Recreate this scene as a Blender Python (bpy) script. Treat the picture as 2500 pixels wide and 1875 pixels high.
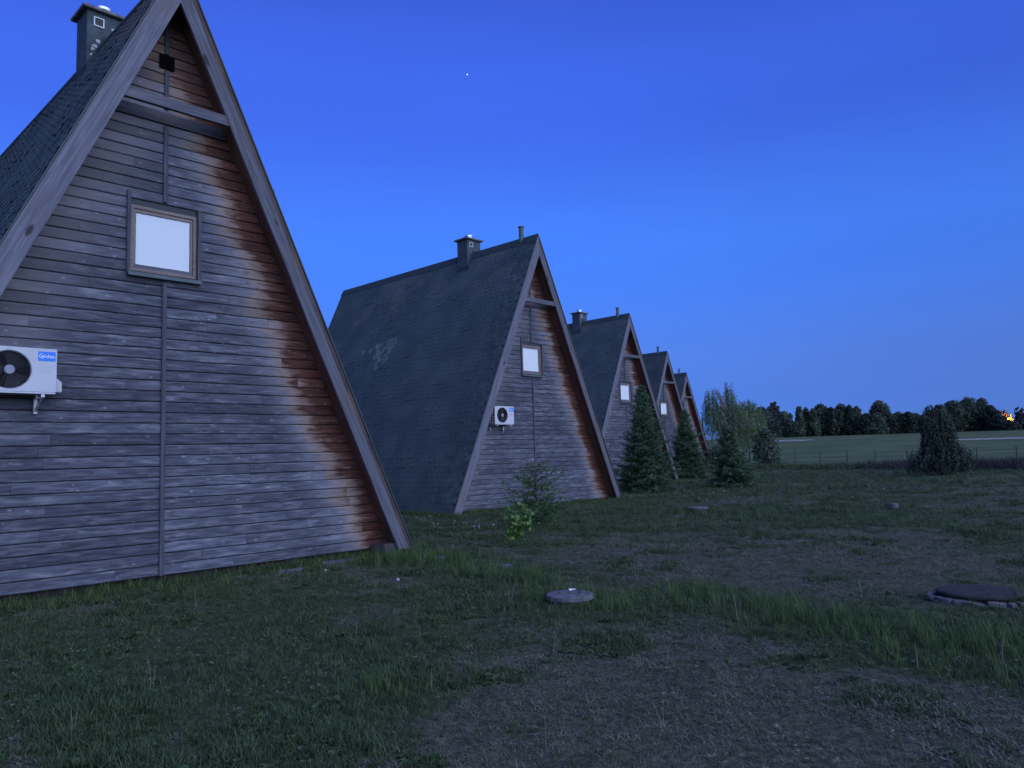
import bpy, bmesh, math, random
import numpy as np
from mathutils import Matrix, Vector

for o in list(bpy.data.objects):
    bpy.data.objects.remove(o)
SC = bpy.context.scene
COL = SC.collection
R = math.radians

# ------------------------------------------------------------------ camera
CZ = 1.45
pit, rol = R(5.37), R(1.79)
fwd = Vector((0, math.cos(pit), math.sin(pit)))
up0 = Vector((0, -math.sin(pit), math.cos(pit)))
rt0 = Vector((1, 0, 0))
rt = math.cos(rol) * rt0 - math.sin(rol) * up0
upv = math.sin(rol) * rt0 + math.cos(rol) * up0
cd = bpy.data.cameras.new('camera')
cd.sensor_width = 36.0
cd.lens = 1886.08 / 2500 * 36
cd.clip_start, cd.clip_end = 0.05, 20000
cam = bpy.data.objects.new('camera', cd)
COL.objects.link(cam)
m = Matrix((rt, upv, -fwd)).transposed().to_4x4()
m.translation = (0, 0, CZ)
cam.matrix_world = m
SC.camera = cam

# ------------------------------------------------------------------ dusk sky
W = bpy.data.worlds.new('World')
SC.world = W
W.use_nodes = True
nt = W.node_tree
N = nt.nodes
bg = N['Background']
SUN_AZ = 128          # degrees clockwise from the view direction (+Y): the afterglow lies behind the camera, to the right
sky = N.new('ShaderNodeTexSky')
sky.sky_type = 'NISHITA'
sky.sun_disc = False
sky.sun_elevation = R(-3.2)
sky.sun_rotation = R(SUN_AZ)
sky.ozone_density = 3.0
sky.air_density = 1.2
sky.dust_density = 0.6
tc = N.new('ShaderNodeTexCoord')
sep = N.new('ShaderNodeSeparateXYZ')
nt.links.new(tc.outputs['Generated'], sep.inputs[0])
ramp = N.new('ShaderNodeValToRGB')
ramp.color_ramp.interpolation = 'EASE'
el = ramp.color_ramp.elements
el[0].position = 0.0
el[0].color = (0.105, 0.255, 0.76, 1)
el[1].position = 1.0
el[1].color = (0.018, 0.050, 0.36, 1)
for p, c in ((0.07, (0.086, 0.240, 0.84, 1)), (0.24, (0.054, 0.230, 1.0, 1)), (0.42, (0.040, 0.138, 0.82, 1)), (0.60, (0.030, 0.085, 0.58, 1))):
    e = el.new(p)
    e.color = c
nt.links.new(sep.outputs[2], ramp.inputs[0])
nz = N.new('ShaderNodeTexNoise')
nz.inputs['Scale'].default_value = 2.2
nz.inputs['Detail'].default_value = 4
mpn = N.new('ShaderNodeMapping')
mpn.inputs['Scale'].default_value = (1.0, 1.0, 6.5)
nt.links.new(tc.outputs['Generated'], mpn.inputs[0])
nt.links.new(mpn.outputs[0], nz.inputs['Vector'])
mr = N.new('ShaderNodeMapRange')
mr.inputs['From Min'].default_value = 0.35
mr.inputs['From Max'].default_value = 0.75
mr.inputs['To Min'].default_value = 0.975
mr.inputs['To Max'].default_value = 1.055
nt.links.new(nz.outputs[0], mr.inputs[0])
fade = N.new('ShaderNodeMapRange')
fade.interpolation_type = 'SMOOTHSTEP'
fade.inputs['From Min'].default_value = -0.1
fade.inputs['From Max'].default_value = 0.75
fade.inputs['To Min'].default_value = 1.0
fade.inputs['To Max'].default_value = 0.74
nt.links.new(sep.outputs[0], fade.inputs[0])
fm = N.new('ShaderNodeMath')
fm.operation = 'MULTIPLY'
nt.links.new(mr.outputs[0], fm.inputs[0])
nt.links.new(fade.outputs[0], fm.inputs[1])
mul = N.new('ShaderNodeVectorMath')
mul.operation = 'SCALE'
nt.links.new(ramp.outputs[0], mul.inputs[0])
nt.links.new(fm.outputs[0], mul.inputs['Scale'])
# twilight arch: pale band that widens round the sunk sun
dotp = N.new('ShaderNodeVectorMath')
dotp.operation = 'DOT_PRODUCT'
nt.links.new(tc.outputs['Generated'], dotp.inputs[0])
dotp.inputs[1].default_value = (math.sin(R(SUN_AZ)), math.cos(R(SUN_AZ)), 0.10)
arch = N.new('ShaderNodeMapRange')
arch.interpolation_type = 'SMOOTHERSTEP'
arch.inputs['From Min'].default_value = 0.05
arch.inputs['From Max'].default_value = 1.0
nt.links.new(dotp.outputs['Value'], arch.inputs[0])
glow = N.new('ShaderNodeVectorMath')
glow.operation = 'SCALE'
glow.inputs[0].default_value = (1.52, 1.82, 2.55)
nt.links.new(arch.outputs[0], glow.inputs['Scale'])
addg = N.new('ShaderNodeVectorMath')
addg.operation = 'ADD'
nt.links.new(mul.outputs[0], addg.inputs[0])
nt.links.new(glow.outputs[0], addg.inputs[1])
nsc = N.new('ShaderNodeVectorMath')
nsc.operation = 'SCALE'
nsc.inputs['Scale'].default_value = 1.2
nt.links.new(sky.outputs[0], nsc.inputs[0])
adds = N.new('ShaderNodeVectorMath')
adds.operation = 'ADD'
nt.links.new(addg.outputs[0], adds.inputs[0])
nt.links.new(nsc.outputs[0], adds.inputs[1])
nt.links.new(adds.outputs[0], bg.inputs[0])
bg.inputs[1].default_value = 1.0

SC.view_settings.view_transform = 'Standard'
SC.view_settings.look = 'None'
SC.view_settings.exposure = 0.0
SC.view_settings.gamma = 1.0
SC.view_settings.use_curve_mapping = False


# ================================================================== helpers
def new_obj(name, mesh, mat=None, parent=None):
    o = bpy.data.objects.new(name, mesh)
    COL.objects.link(o)
    if parent is not None:
        o.parent = parent
    if mat is not None and mesh is not None and not mesh.materials:
        mesh.materials.append(mat)
    return o


def tag(o, label, cat=None, group=None, kind=None):
    if label:
        o['label'] = label
    if cat:
        o['category'] = cat
    if group:
        o['group'] = group
    if kind:
        o['kind'] = kind
    return o


def empty(name, loc, rz=0.0):
    o = bpy.data.objects.new(name, None)
    COL.objects.link(o)
    o.location = loc
    o.rotation_euler = (0, 0, rz)
    o.empty_display_size = 0.3
    return o


class MB:
    """collects geometry for one mesh"""

    def __init__(s):
        s.v, s.f = [], []

    def add(s, vs, fs):
        b = len(s.v)
        s.v.extend(tuple(p) for p in vs)
        s.f.extend(tuple(i + b for i in f) for f in fs)

    def box(s, x0, x1, y0, y1, z0, z1):
        s.add([(x0, y0, z0), (x1, y0, z0), (x1, y1, z0), (x0, y1, z0), (x0, y0, z1), (x1, y0, z1), (x1, y1, z1), (x0, y1, z1)],
              [(3, 2, 1, 0), (4, 5, 6, 7), (0, 1, 5, 4), (1, 2, 6, 5), (2, 3, 7, 6), (3, 0, 4, 7)])

    def prism(s, poly, y0, y1):
        """poly in (x, z), counter-clockwise seen from -Y, extruded along y"""
        n = len(poly)
        s.add([(p[0], y0, p[1]) for p in poly] + [(p[0], y1, p[1]) for p in poly],
              [tuple(range(n)), tuple(range(2 * n - 1, n - 1, -1))] + [(i, i + n, (i + 1) % n + n, (i + 1) % n) for i in range(n)])

    def tube(s, pts, rad, n=8, cap=True):
        pts = [Vector(p) for p in pts]
        if not hasattr(rad, '__len__'):
            rad = [rad] * len(pts)
        b = len(s.v)
        for i, p in enumerate(pts):
            d = (pts[min(i + 1, len(pts) - 1)] - pts[max(i - 1, 0)])
            if d.length < 1e-9:
                d = Vector((0, 0, 1))
            d.normalize()
            a = d.orthogonal().normalized() if abs(d.z) < 0.99 else Vector((1, 0, 0))
            if abs(d.z) >= 0.99:
                a = Vector((1, 0, 0))
            c = d.cross(a).normalized()
            a = c.cross(d).normalized()
            for k in range(n):
                t = 2 * math.pi * k / n
                s.v.append(tuple(p + rad[i] * (math.cos(t) * a + math.sin(t) * c)))
        for i in range(len(pts) - 1):
            for k in range(n):
                k2 = (k + 1) % n
                s.f.append((b + i * n + k, b + i * n + k2, b + (i + 1) * n + k2, b + (i + 1) * n + k))
        if cap:
            s.f.append(tuple(b + k for k in range(n - 1, -1, -1)))
            e = b + (len(pts) - 1) * n
            s.f.append(tuple(e + k for k in range(n)))

    def lathe(s, prof, n=32, c=(0, 0, 0)):
        """prof (r, z) from bottom to top, closed with caps where r > 0"""
        b = len(s.v)
        for r, z in prof:
            for k in range(n):
                t = 2 * math.pi * k / n
                s.v.append((c[0] + r * math.cos(t), c[1] + r * math.sin(t), c[2] + z))
        for i in range(len(prof) - 1):
            for k in range(n):
                k2 = (k + 1) % n
                s.f.append((b + i * n + k, b + i * n + k2, b + (i + 1) * n + k2, b + (i + 1) * n + k))
        s.f.append(tuple(b + k for k in range(n - 1, -1, -1)))
        e = b + (len(prof) - 1) * n
        s.f.append(tuple(e + k for k in range(n)))

    def build(s, name, mat, parent=None, smooth=False, bevel=0.0, seg=2):
        me = bpy.data.meshes.new(name)
        me.from_pydata(s.v, [], s.f)
        if bevel:
            bm = bmesh.new()
            bm.from_mesh(me)
            bmesh.ops.bevel(bm, geom=[e for e in bm.edges if len(e.link_faces) == 2 and e.calc_face_angle(0) > 0.5], offset=bevel, segments=seg, affect='EDGES', clamp_overlap=True)
            bm.to_mesh(me)
            bm.free()
        if smooth:
            me.polygons.foreach_set('use_smooth', [True] * len(me.polygons))
        me.update()
        return new_obj(name, me, mat, parent)


def quads_mesh(name, V, mat, nper=4, colour=None):
    """V: (n, nper, 3) array of separate polygons"""
    n = V.shape[0]
    me = bpy.data.meshes.new(name)
    me.vertices.add(n * nper)
    me.vertices.foreach_set('co', V.reshape(-1).astype(np.float32))
    me.loops.add(n * nper)
    me.loops.foreach_set('vertex_index', np.arange(n * nper, dtype=np.int32))
    me.polygons.add(n)
    me.polygons.foreach_set('loop_start', np.arange(0, n * nper, nper, dtype=np.int32))
    me.polygons.foreach_set('loop_total', np.full(n, nper, dtype=np.int32))
    if colour is not None:
        a = me.attributes.new('tone', 'FLOAT', 'FACE')
        a.data.foreach_set('value', colour.astype(np.float32))
    me.update(calc_edges=True)
    me.materials.append(mat)
    return me


# value noise in numpy, for scattering and for the lie of the land
_prm = np.random.RandomState(7).rand(256, 256)


def vnoise(x, y):
    xi, yi = np.floor(x).astype(int), np.floor(y).astype(int)
    fx, fy = x - xi, y - yi
    fx, fy = fx * fx * (3 - 2 * fx), fy * fy * (3 - 2 * fy)
    g = lambda a, b: _prm[a % 256, b % 256]
    return (g(xi, yi) * (1 - fx) + g(xi + 1, yi) * fx) * (1 - fy) + (g(xi, yi + 1) * (1 - fx) + g(xi + 1, yi + 1) * fx) * fy


def fbm(x, y, o=4):
    s, a, t = 0, 0.5, 0
    for i in range(o):
        s = s + a * vnoise(x * 2 ** i + 17.3 * i, y * 2 ** i + 5.1 * i)
        t += a
        a *= 0.5
    return s / t


def sstep(a, b, x):
    t = np.clip((x - a) / (b - a), 0, 1)
    return t * t * (3 - 2 * t)


# ================================================================== materials
MATS = {}


class NT:
    """small node-tree writer"""

    def __init__(s, name, rough=0.9, spec=0.2):
        s.m = bpy.data.materials.new(name)
        s.m.use_nodes = True
        s.t = s.m.node_tree
        s.p = s.t.nodes['Principled BSDF']
        s.p.inputs['Roughness'].default_value = rough
        s.p.inputs['Specular IOR Level'].default_value = spec
        MATS[name] = s.m

    def n(s, kind, **kw):
        x = s.t.nodes.new(kind)
        for k, v in kw.items():
            setattr(x, k, v)
        return x

    def l(s, a, b):
        s.t.links.new(a, b)

    def setin(s, inp, v):
        if hasattr(v, 'links') or hasattr(v, 'is_linked'):
            s.l(v, inp)
        else:
            inp.default_value = v

    def math(s, op, a, b=0.0, c=None):
        x = s.n('ShaderNodeMath', operation=op)
        s.setin(x.inputs[0], a)
        s.setin(x.inputs[1], b)
        if c is not None:
            s.setin(x.inputs[2], c)
        return x.outputs[0]

    def mix(s, f, a, b, mode='MIX'):
        x = s.n('ShaderNodeMix', data_type='RGBA', blend_type=mode)
        s.setin(x.inputs[0], f)
        s.setin(x.inputs[6], (*a, 1) if isinstance(a, tuple) else a)
        s.setin(x.inputs[7], (*b, 1) if isinstance(b, tuple) else b)
        return x.outputs[2]

    def range(s, v, a, b, c=0.0, d=1.0, smooth=True):
        x = s.n('ShaderNodeMapRange')
        if smooth:
            x.interpolation_type = 'SMOOTHSTEP'
        s.setin(x.inputs[0], v)
        for i, q in enumerate((a, b, c, d)):
            x.inputs[1 + i].default_value = q
        return x.outputs[0]

    def coord(s, which='Object'):
        return s.n('ShaderNodeTexCoord').outputs[which]

    def mapped(s, vec, scale=(1, 1, 1), rot=(0, 0, 0), loc=(0, 0, 0)):
        x = s.n('ShaderNodeMapping')
        s.l(vec, x.inputs[0])
        x.inputs['Scale'].default_value = scale
        x.inputs['Rotation'].default_value = rot
        s.setin(x.inputs['Location'], loc)
        return x.outputs[0]

    def noise(s, vec, scale=5, detail=4, rough=0.55, dist=0.0):
        x = s.n('ShaderNodeTexNoise')
        s.l(vec, x.inputs['Vector'])
        x.inputs['Scale'].default_value = scale
        x.inputs['Detail'].default_value = detail
        x.inputs['Roughness'].default_value = rough
        x.inputs['Distortion'].default_value = dist
        return x.outputs[0]

    def voro(s, vec, scale):
        x = s.n('ShaderNodeTexVoronoi')
        s.l(vec, x.inputs['Vector'])
        x.inputs['Scale'].default_value = scale
        return x.outputs['Distance']

    def bump(s, h, dist=0.01, strength=0.5):
        x = s.n('ShaderNodeBump')
        x.inputs['Distance'].default_value = dist
        x.inputs['Strength'].default_value = strength
        s.l(h, x.inputs['Height'])
        s.l(x.outputs[0], s.p.inputs['Normal'])

    def col(s, c):
        s.setin(s.p.inputs['Base Color'], (*c, 1) if isinstance(c, tuple) else c)
        return s.m

    def orand(s):
        return s.n('ShaderNodeObjectInfo').outputs['Random']


HH, HB, HL, HR = 8.05, 3.696, 10.17, 0.445      # A-frame: ridge height, half width, depth, wall set-back
LS = math.hypot(HH, HB)
K1, K2 = LS / HH, LS / HB
SLOPE = math.atan2(HH, HB)


def mat_cladding():
    s = NT('weathered_cladding', 0.82, 0.25)
    c = s.coord()
    rnd = s.orand()
    sx = s.n('ShaderNodeSeparateXYZ')
    s.l(c, sx.inputs[0])
    u, z = sx.outputs[0], sx.outputs[2]
    off = s.n('ShaderNodeCombineXYZ')
    s.l(s.math('MULTIPLY', rnd, 37.0), off.inputs[0])
    s.l(s.math('MULTIPLY', rnd, 11.0), off.inputs[2])
    cv = s.n('ShaderNodeVectorMath', operation='ADD')
    s.l(c, cv.inputs[0])
    s.l(off.outputs[0], cv.inputs[1])
    cv = cv.outputs[0]
    streak = s.noise(s.mapped(cv, (1.5, 1, 16)), 2.2, 5, 0.6)
    grain = s.noise(s.mapped(cv, (2.5, 1, 75)), 2.0, 4, 0.65)
    blot = s.noise(s.mapped(cv, (1.5, 1, 9)), 1.5, 5, 0.66, 0.35)
    # distance from the right and the left rake, measured level
    half = s.math('MULTIPLY_ADD', z, -HB / HH, HB)
    dr = s.math('SUBTRACT', half, u)
    dl = s.math('ADD', half, u)
    edge = s.noise(s.mapped(cv, (2.2, 1, 13)), 1.7, 5, 0.7)
    edge2 = s.noise(s.n('ShaderNodeNewGeometry').outputs['Position'], 0.75, 3)
    wob = s.math('MULTIPLY_ADD', edge, 0.70, -0.35)
    wob = s.math('ADD', wob, s.math('MULTIPLY_ADD', edge2, 0.70, -0.38))
    low = s.range(z, 0.2, 2.6, 0.05, 0.0)
    drn = s.math('ADD', s.math('ADD', s.math('ADD', dr, wob), low), s.math('MULTIPLY_ADD', rnd, 0.22, -0.13))
    brown = s.range(drn, 0.60, 0.34, 0, 1)
    halo = s.range(drn, 0.84, 0.50, 0, 1)
    bleach = s.range(s.math('ADD', drn, s.math('MULTIPLY_ADD', streak, 0.9, -0.45)), 1.20, 0.50, 0, 0.78)
    lbl = s.range(s.math('ADD', dl, s.math('MULTIPLY_ADD', streak, 0.8, -0.4)), 1.35, 0.30, 0, 0.7)
    g = s.mix(s.range(streak, 0.32, 0.68), (0.047, 0.051, 0.066), (0.122, 0.127, 0.152))
    g = s.mix(s.range(blot, 0.50, 0.72, 0, 0.80), g, (0.225, 0.225, 0.25))
    g = s.mix(s.range(blot, 0.48, 0.30, 0, 0.75), g, (0.048, 0.050, 0.062))
    g = s.mix(bleach, g, s.mix(s.range(streak, 0.30, 0.62), (0.14, 0.138, 0.155), (0.34, 0.33, 0.36)))
    g = s.mix(lbl, g, (0.20, 0.185, 0.19))
    g = s.mix(s.math('MULTIPLY', halo, 0.75), g, s.mix(streak, (0.30, 0.17, 0.10), (0.42, 0.29, 0.20)))
    b = s.mix(s.range(edge, 0.30, 0.70), (0.042, 0.016, 0.012), (0.21, 0.066, 0.034))
    b = s.mix(s.range(blot, 0.58, 0.72, 0, 0.8), b, (0.38, 0.20, 0.11))
    g = s.mix(s.math('MULTIPLY', brown, 0.90), g, b)
    # warm, less weathered wood under the point of the gable
    g = s.mix(s.range(z, 5.9, 7.2, 0, 0.55), g, (0.20, 0.125, 0.10))
    # knots
    kn = s.voro(s.mapped(cv, (3.2, 0.2, 7.5)), 1.0)
    g = s.mix(s.range(kn, 0.10, 0.05, 0, 0.55), g, (0.075, 0.06, 0.06))
    kn2 = s.voro(s.mapped(cv, (4.1, 0.2, 8.5), loc=(3.7, 0, 1.9)), 1.0)
    g = s.mix(s.range(kn2, 0.13, 0.05, 0, 0.45), g, (0.42, 0.40, 0.42))
    g = s.mix(s.range(grain, 0.30, 0.48, 0.40, 0.0), g, (0.05, 0.045, 0.05))
    var = s.range(rnd, 0, 1, 0.62, 1.08, False)
    hsv = s.n('ShaderNodeHueSaturation')
    s.l(g, hsv.inputs['Color'])
    s.l(var, hsv.inputs['Value'])
    s.bump(s.math('ADD', s.math('MULTIPLY', grain, 0.6), s.math('MULTIPLY', streak, 0.5)), 0.006, 0.6)
    return s.col(hsv.outputs[0])


def mat_beam(name, ang, base=(0.135, 0.135, 0.152), dark=(0.068, 0.067, 0.080), warm=(0.16, 0.10, 0.075), warmth=0.35, knots=True):
    """timber with its grain along a direction turned by ang about y"""
    s = NT(name, 0.85, 0.2)
    c = s.mapped(s.coord(), rot=(0, ang, 0))
    streak = s.noise(s.mapped(c, (0.9, 18, 18)), 1.6, 5, 0.6)
    grain = s.noise(s.mapped(c, (2.0, 70, 70)), 1.6, 3, 0.6)
    blot = s.noise(c, 1.3, 4, 0.6)
    g = s.mix(s.range(streak, 0.30, 0.70), dark, base)
    g = s.mix(s.range(blot, 0.50, 0.72, 0, warmth), g, warm)
    if knots:
        k = s.voro(s.mapped(c, (1.4, 4.0, 4.0)), 1.0)
        g = s.mix(s.range(k, 0.15, 0.08, 0, 0.9), g, (0.035, 0.028, 0.03))
    g = s.mix(s.range(grain, 0.30, 0.46, 0.45, 0.0), g, (0.05, 0.045, 0.05))
    s.bump(streak, 0.006, 0.6)
    return s.col(g)


def mat_shingle(name, tint=(0.066, 0.088, 0.084), hi=(0.104, 0.126, 0.116)):
    s = NT(name, 0.95, 0.12)
    c = s.coord('Object') if False else s.n('ShaderNodeNewGeometry').outputs['Position']
    n1 = s.noise(c, 1.1, 4, 0.6)
    n2 = s.noise(c, 160, 2, 0.6)
    g = s.mix(s.range(n1, 0.35, 0.7), tint, hi)
    g = s.mix(s.range(n2, 0.38, 0.62, 0.0, 0.55), g, (0.036, 0.048, 0.049))
    lich = s.noise(c, 0.55, 5, 0.7)
    sz = s.n('ShaderNodeSeparateXYZ')
    s.l(c, sz.inputs[0])
    g = s.mix(s.range(s.math('ADD', lich, s.range(sz.outputs[2], 5.2, 8.2, 0.0, 0.16)), 0.56, 0.80, 0, 0.45), g, (0.15, 0.12, 0.10))
    hsv = s.n('ShaderNodeHueSaturation')
    s.l(g, hsv.inputs['Color'])
    s.l(s.range(s.orand(), 0, 1, 0.82, 1.16, False), hsv.inputs['Value'])
    s.bump(n2, 0.004, 0.5)
    return s.col(hsv.outputs[0])


def mat_simple(name, c, rough=0.7, spec=0.3, metal=0.0, var=0.12, scale=6.0):
    s = NT(name, rough, spec)
    n1 = s.noise(s.coord(), scale, 4, 0.6)
    lo = tuple(x * (1 - var) for x in c)
    hi = tuple(min(1, x * (1 + var)) for x in c)
    s.p.inputs['Metallic'].default_value = metal
    s.bump(n1, 0.002, 0.2)
    return s.col(s.mix(s.range(n1, 0.3, 0.7), lo, hi))


def mat_leaf(name, a, b, trans=0.25, tone=True):
    s = NT(name, 0.6, 0.25)
    if tone:
        t = s.n('ShaderNodeAttribute', attribute_name='tone').outputs['Fac']
    else:
        t = s.orand()
    g = s.mix(t, a, b)
    s.col(g)
    if trans:
        tr = s.n('ShaderNodeBsdfTranslucent')
        s.l(g, tr.inputs[0])
        mx = s.n('ShaderNodeMixShader')
        mx.inputs[0].default_value = trans
        out = [x for x in s.t.nodes if x.type == 'OUTPUT_MATERIAL'][0]
        s.l(s.p.outputs[0], mx.inputs[1])
        s.l(tr.outputs[0], mx.inputs[2])
        s.l(mx.outputs[0], out.inputs[0])
    return s.m


mat_cladding()
mat_beam('beam_right', -SLOPE)             # grain follows the right rake
mat_beam('beam_left', SLOPE, (0.175, 0.172, 0.198), (0.10, 0.098, 0.116))
mat_beam('beam_level', 0.0)
mat_beam('beam_upright', math.pi / 2, (0.095, 0.096, 0.115), (0.046, 0.047, 0.058), knots=False)
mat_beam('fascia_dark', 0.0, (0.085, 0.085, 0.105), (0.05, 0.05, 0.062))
mat_beam('soffit_right', -SLOPE, (0.17, 0.075, 0.05), (0.075, 0.032, 0.022), (0.20, 0.10, 0.07), 0.5, False)
mat_beam('soffit_left', SLOPE, (0.17, 0.075, 0.05), (0.075, 0.032, 0.022), (0.20, 0.10, 0.07), 0.5, False)
mat_beam('deck_edge_right', -SLOPE, (0.115, 0.085, 0.075), (0.035, 0.028, 0.028), (0.16, 0.09, 0.06), 0.6)
mat_beam('deck_edge_left', SLOPE, (0.115, 0.085, 0.075), (0.035, 0.028, 0.028), (0.16, 0.09, 0.06), 0.6)
mat_beam('sash_wood', 0.0, (0.25, 0.195, 0.17), (0.15, 0.12, 0.11), (0.30, 0.21, 0.16), 0.5, False)
mat_beam('sash_wood_upright', math.pi / 2, (0.24, 0.195, 0.175), (0.14, 0.115, 0.105), (0.29, 0.21, 0.16), 0.5, False)
mat_beam('sash_wood_grey', 0.0, (0.17, 0.165, 0.185), (0.09, 0.09, 0.105), (0.2, 0.15, 0.13), 0.3, False)
mat_beam('old_timber', 0.0, (0.12, 0.10, 0.10), (0.05, 0.042, 0.042))
mat_shingle('roof_shingle')
mat_shingle('roof_shingle_pale', (0.145, 0.20, 0.165), (0.18, 0.235, 0.19))
mat_simple('roof_felt', (0.045, 0.06, 0.06), 0.95, 0.1)
mat_simple('drip_metal', (0.035, 0.058, 0.056), 0.5, 0.4, 0.2)
mat_simple('chimney_render', (0.062, 0.078, 0.082), 0.9, 0.15, 0, 0.22, 9)
mat_simple('chimney_cap_slab', (0.15, 0.14, 0.14), 0.9, 0.15, 0, 0.3, 7)
mat_simple('flue_steel', (0.62, 0.64, 0.68), 0.28, 0.5, 0.9, 0.08)
mat_simple('vent_pipe_paint', (0.085, 0.12, 0.115), 0.6, 0.3)
mat_simple('white_plastic', (0.62, 0.62, 0.63), 0.5, 0.4)
mat_simple('bare_render', (0.42, 0.42, 0.42), 0.9, 0.1)
mat_simple('black_grille', (0.006, 0.006, 0.008), 0.95, 0.03)
mat_simple('dark_plastic', (0.028, 0.029, 0.034), 0.55, 0.3)
mat_simple('hub_grey', (0.24, 0.25, 0.28), 0.5, 0.4)
mat_simple('coil_dark', (0.035, 0.035, 0.034), 0.5, 0.4)
mat_simple('casing_white', (0.46, 0.46, 0.47), 0.45, 0.4, 0, 0.05, 3)
mat_simple('badge_blue', (0.012, 0.17, 0.62), 0.4, 0.4, 0, 0.03)
mat_simple('badge_white', (0.8, 0.82, 0.85), 0.4, 0.4, 0, 0.02)
mat_simple('decal_grey', (0.30, 0.34, 0.40), 0.5, 0.3, 0, 0.03)
mat_simple('galvanised', (0.42, 0.42, 0.43), 0.5, 0.5, 0.4)
mat_simple('sill_metal', (0.055, 0.075, 0.08), 0.45, 0.4, 0.2)
mat_simple('plinth_brick', (0.035, 0.028, 0.025), 0.9, 0.1, 0, 0.35, 8)
mat_simple('inner_wall', (0.03, 0.028, 0.028), 0.9, 0.1)
mat_simple('blind_cloth', (0.165, 0.165, 0.17), 0.85, 0.15, 0, 0.05, 3)
mat_simple('concrete', (0.125, 0.125, 0.125), 0.92, 0.15, 0, 0.35, 14)
mat_simple('concrete_dark', (0.040, 0.036, 0.034), 0.92, 0.15, 0, 0.35, 14)
mat_simple('rubble_stone', (0.14, 0.128, 0.12), 0.92, 0.15, 0, 0.3, 9)
mat_simple('slab_stone', (0.085, 0.09, 0.105), 0.9, 0.15, 0, 0.3, 9)
mat_simple('paper_white', (0.80, 0.80, 0.78), 0.7, 0.2, 0, 0.03)
mat_simple('bark', (0.062, 0.050, 0.042), 0.95, 0.1, 0, 0.4, 12)
mat_simple('bark_birch', (0.20, 0.19, 0.18), 0.9, 0.1, 0, 0.4, 6)
mat_simple('fence_post_wood', (0.075, 0.066, 0.062), 0.95, 0.1, 0, 0.3, 9)
mat_simple('fence_wire', (0.10, 0.10, 0.105), 0.5, 0.4, 0.5)
mat_simple('sand', (0.30, 0.265, 0.22), 0.95, 0.1, 0, 0.15, 0.6)
mat_simple('lamp_metal', (0.12, 0.12, 0.12), 0.5, 0.4, 0.3)


def mat_glass():
    s = NT('window_glass', 0.03, 0.5)
    out = [x for x in s.t.nodes if x.type == 'OUTPUT_MATERIAL'][0]
    fr = s.n('ShaderNodeFresnel')
    fr.inputs[0].default_value = 1.9          # two panes with a coating reflect more than one
    tr = s.n('ShaderNodeBsdfTransparent')
    tr.inputs[0].default_value = (0.88, 0.92, 0.92, 1)
    gl = s.n('ShaderNodeBsdfGlossy')
    gl.inputs['Roughness'].default_value = 0.03
    gl.inputs['Color'].default_value = (1, 1, 1, 1)
    mx = s.n('ShaderNodeMixShader')
    front = s.math('SUBTRACT', 1.0, s.n('ShaderNodeNewGeometry').outputs['Backfacing'])
    s.l(s.math('MULTIPLY', s.math('MINIMUM', s.math('MULTIPLY', fr.outputs[0], 2.3), 1.0), front), mx.inputs[0])
    s.l(tr.outputs[0], mx.inputs[1])
    s.l(gl.outputs[0], mx.inputs[2])
    s.l(mx.outputs[0], out.inputs[0])
    return s.m


mat_glass()


def mat_emit(name, c, st):
    s = NT(name)
    s.p.inputs['Base Color'].default_value = (*c, 1)
    s.p.inputs['Emission Color'].default_value = (*c, 1)
    s.p.inputs['Emission Strength'].default_value = st
    return s.m


mat_emit('sodium_bulb', (1.0, 0.36, 0.05), 3.2)
mat_emit('starlight', (0.95, 0.97, 1.0), 1.6)

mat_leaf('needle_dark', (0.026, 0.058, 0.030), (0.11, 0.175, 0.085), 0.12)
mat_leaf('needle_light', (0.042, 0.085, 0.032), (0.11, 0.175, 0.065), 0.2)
mat_leaf('leaf_bright', (0.055, 0.115, 0.025), (0.15, 0.25, 0.06), 0.25)
mat_leaf('leaf_dark', (0.020, 0.030, 0.020), (0.055, 0.072, 0.046), 0.12)
mat_leaf('leaf_mid', (0.045, 0.066, 0.040), (0.135, 0.165, 0.100), 0.15)
mat_leaf('leaf_willow', (0.055, 0.092, 0.038), (0.165, 0.225, 0.095), 0.25)
mat_leaf('leaf_purple', (0.055, 0.050, 0.052), (0.12, 0.11, 0.105), 0.2)
mat_leaf('blade_green', (0.034, 0.060, 0.021), (0.094, 0.132, 0.051), 0.2, False)
mat_leaf('blade_tall', (0.042, 0.082, 0.020), (0.108, 0.168, 0.046), 0.2, False)
mat_leaf('blade_dry', (0.082, 0.084, 0.050), (0.205, 0.200, 0.132), 0.15, False)
mat_leaf('weed_leaf', (0.028, 0.058, 0.017), (0.078, 0.124, 0.038), 0.15, False)
mat_leaf('seed_stalk', (0.17, 0.16, 0.11), (0.30, 0.28, 0.20), 0.1, False)
mat_leaf('fleck_leaf', (0.06, 0.085, 0.05), (0.17, 0.20, 0.13), 0.15, False)
mat_leaf('puff', (0.26, 0.27, 0.27), (0.38, 0.38, 0.38), 0.2, False)
mat_leaf('brush_purple', (0.036, 0.034, 0.030), (0.080, 0.072, 0.062), 0.1, False)


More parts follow.
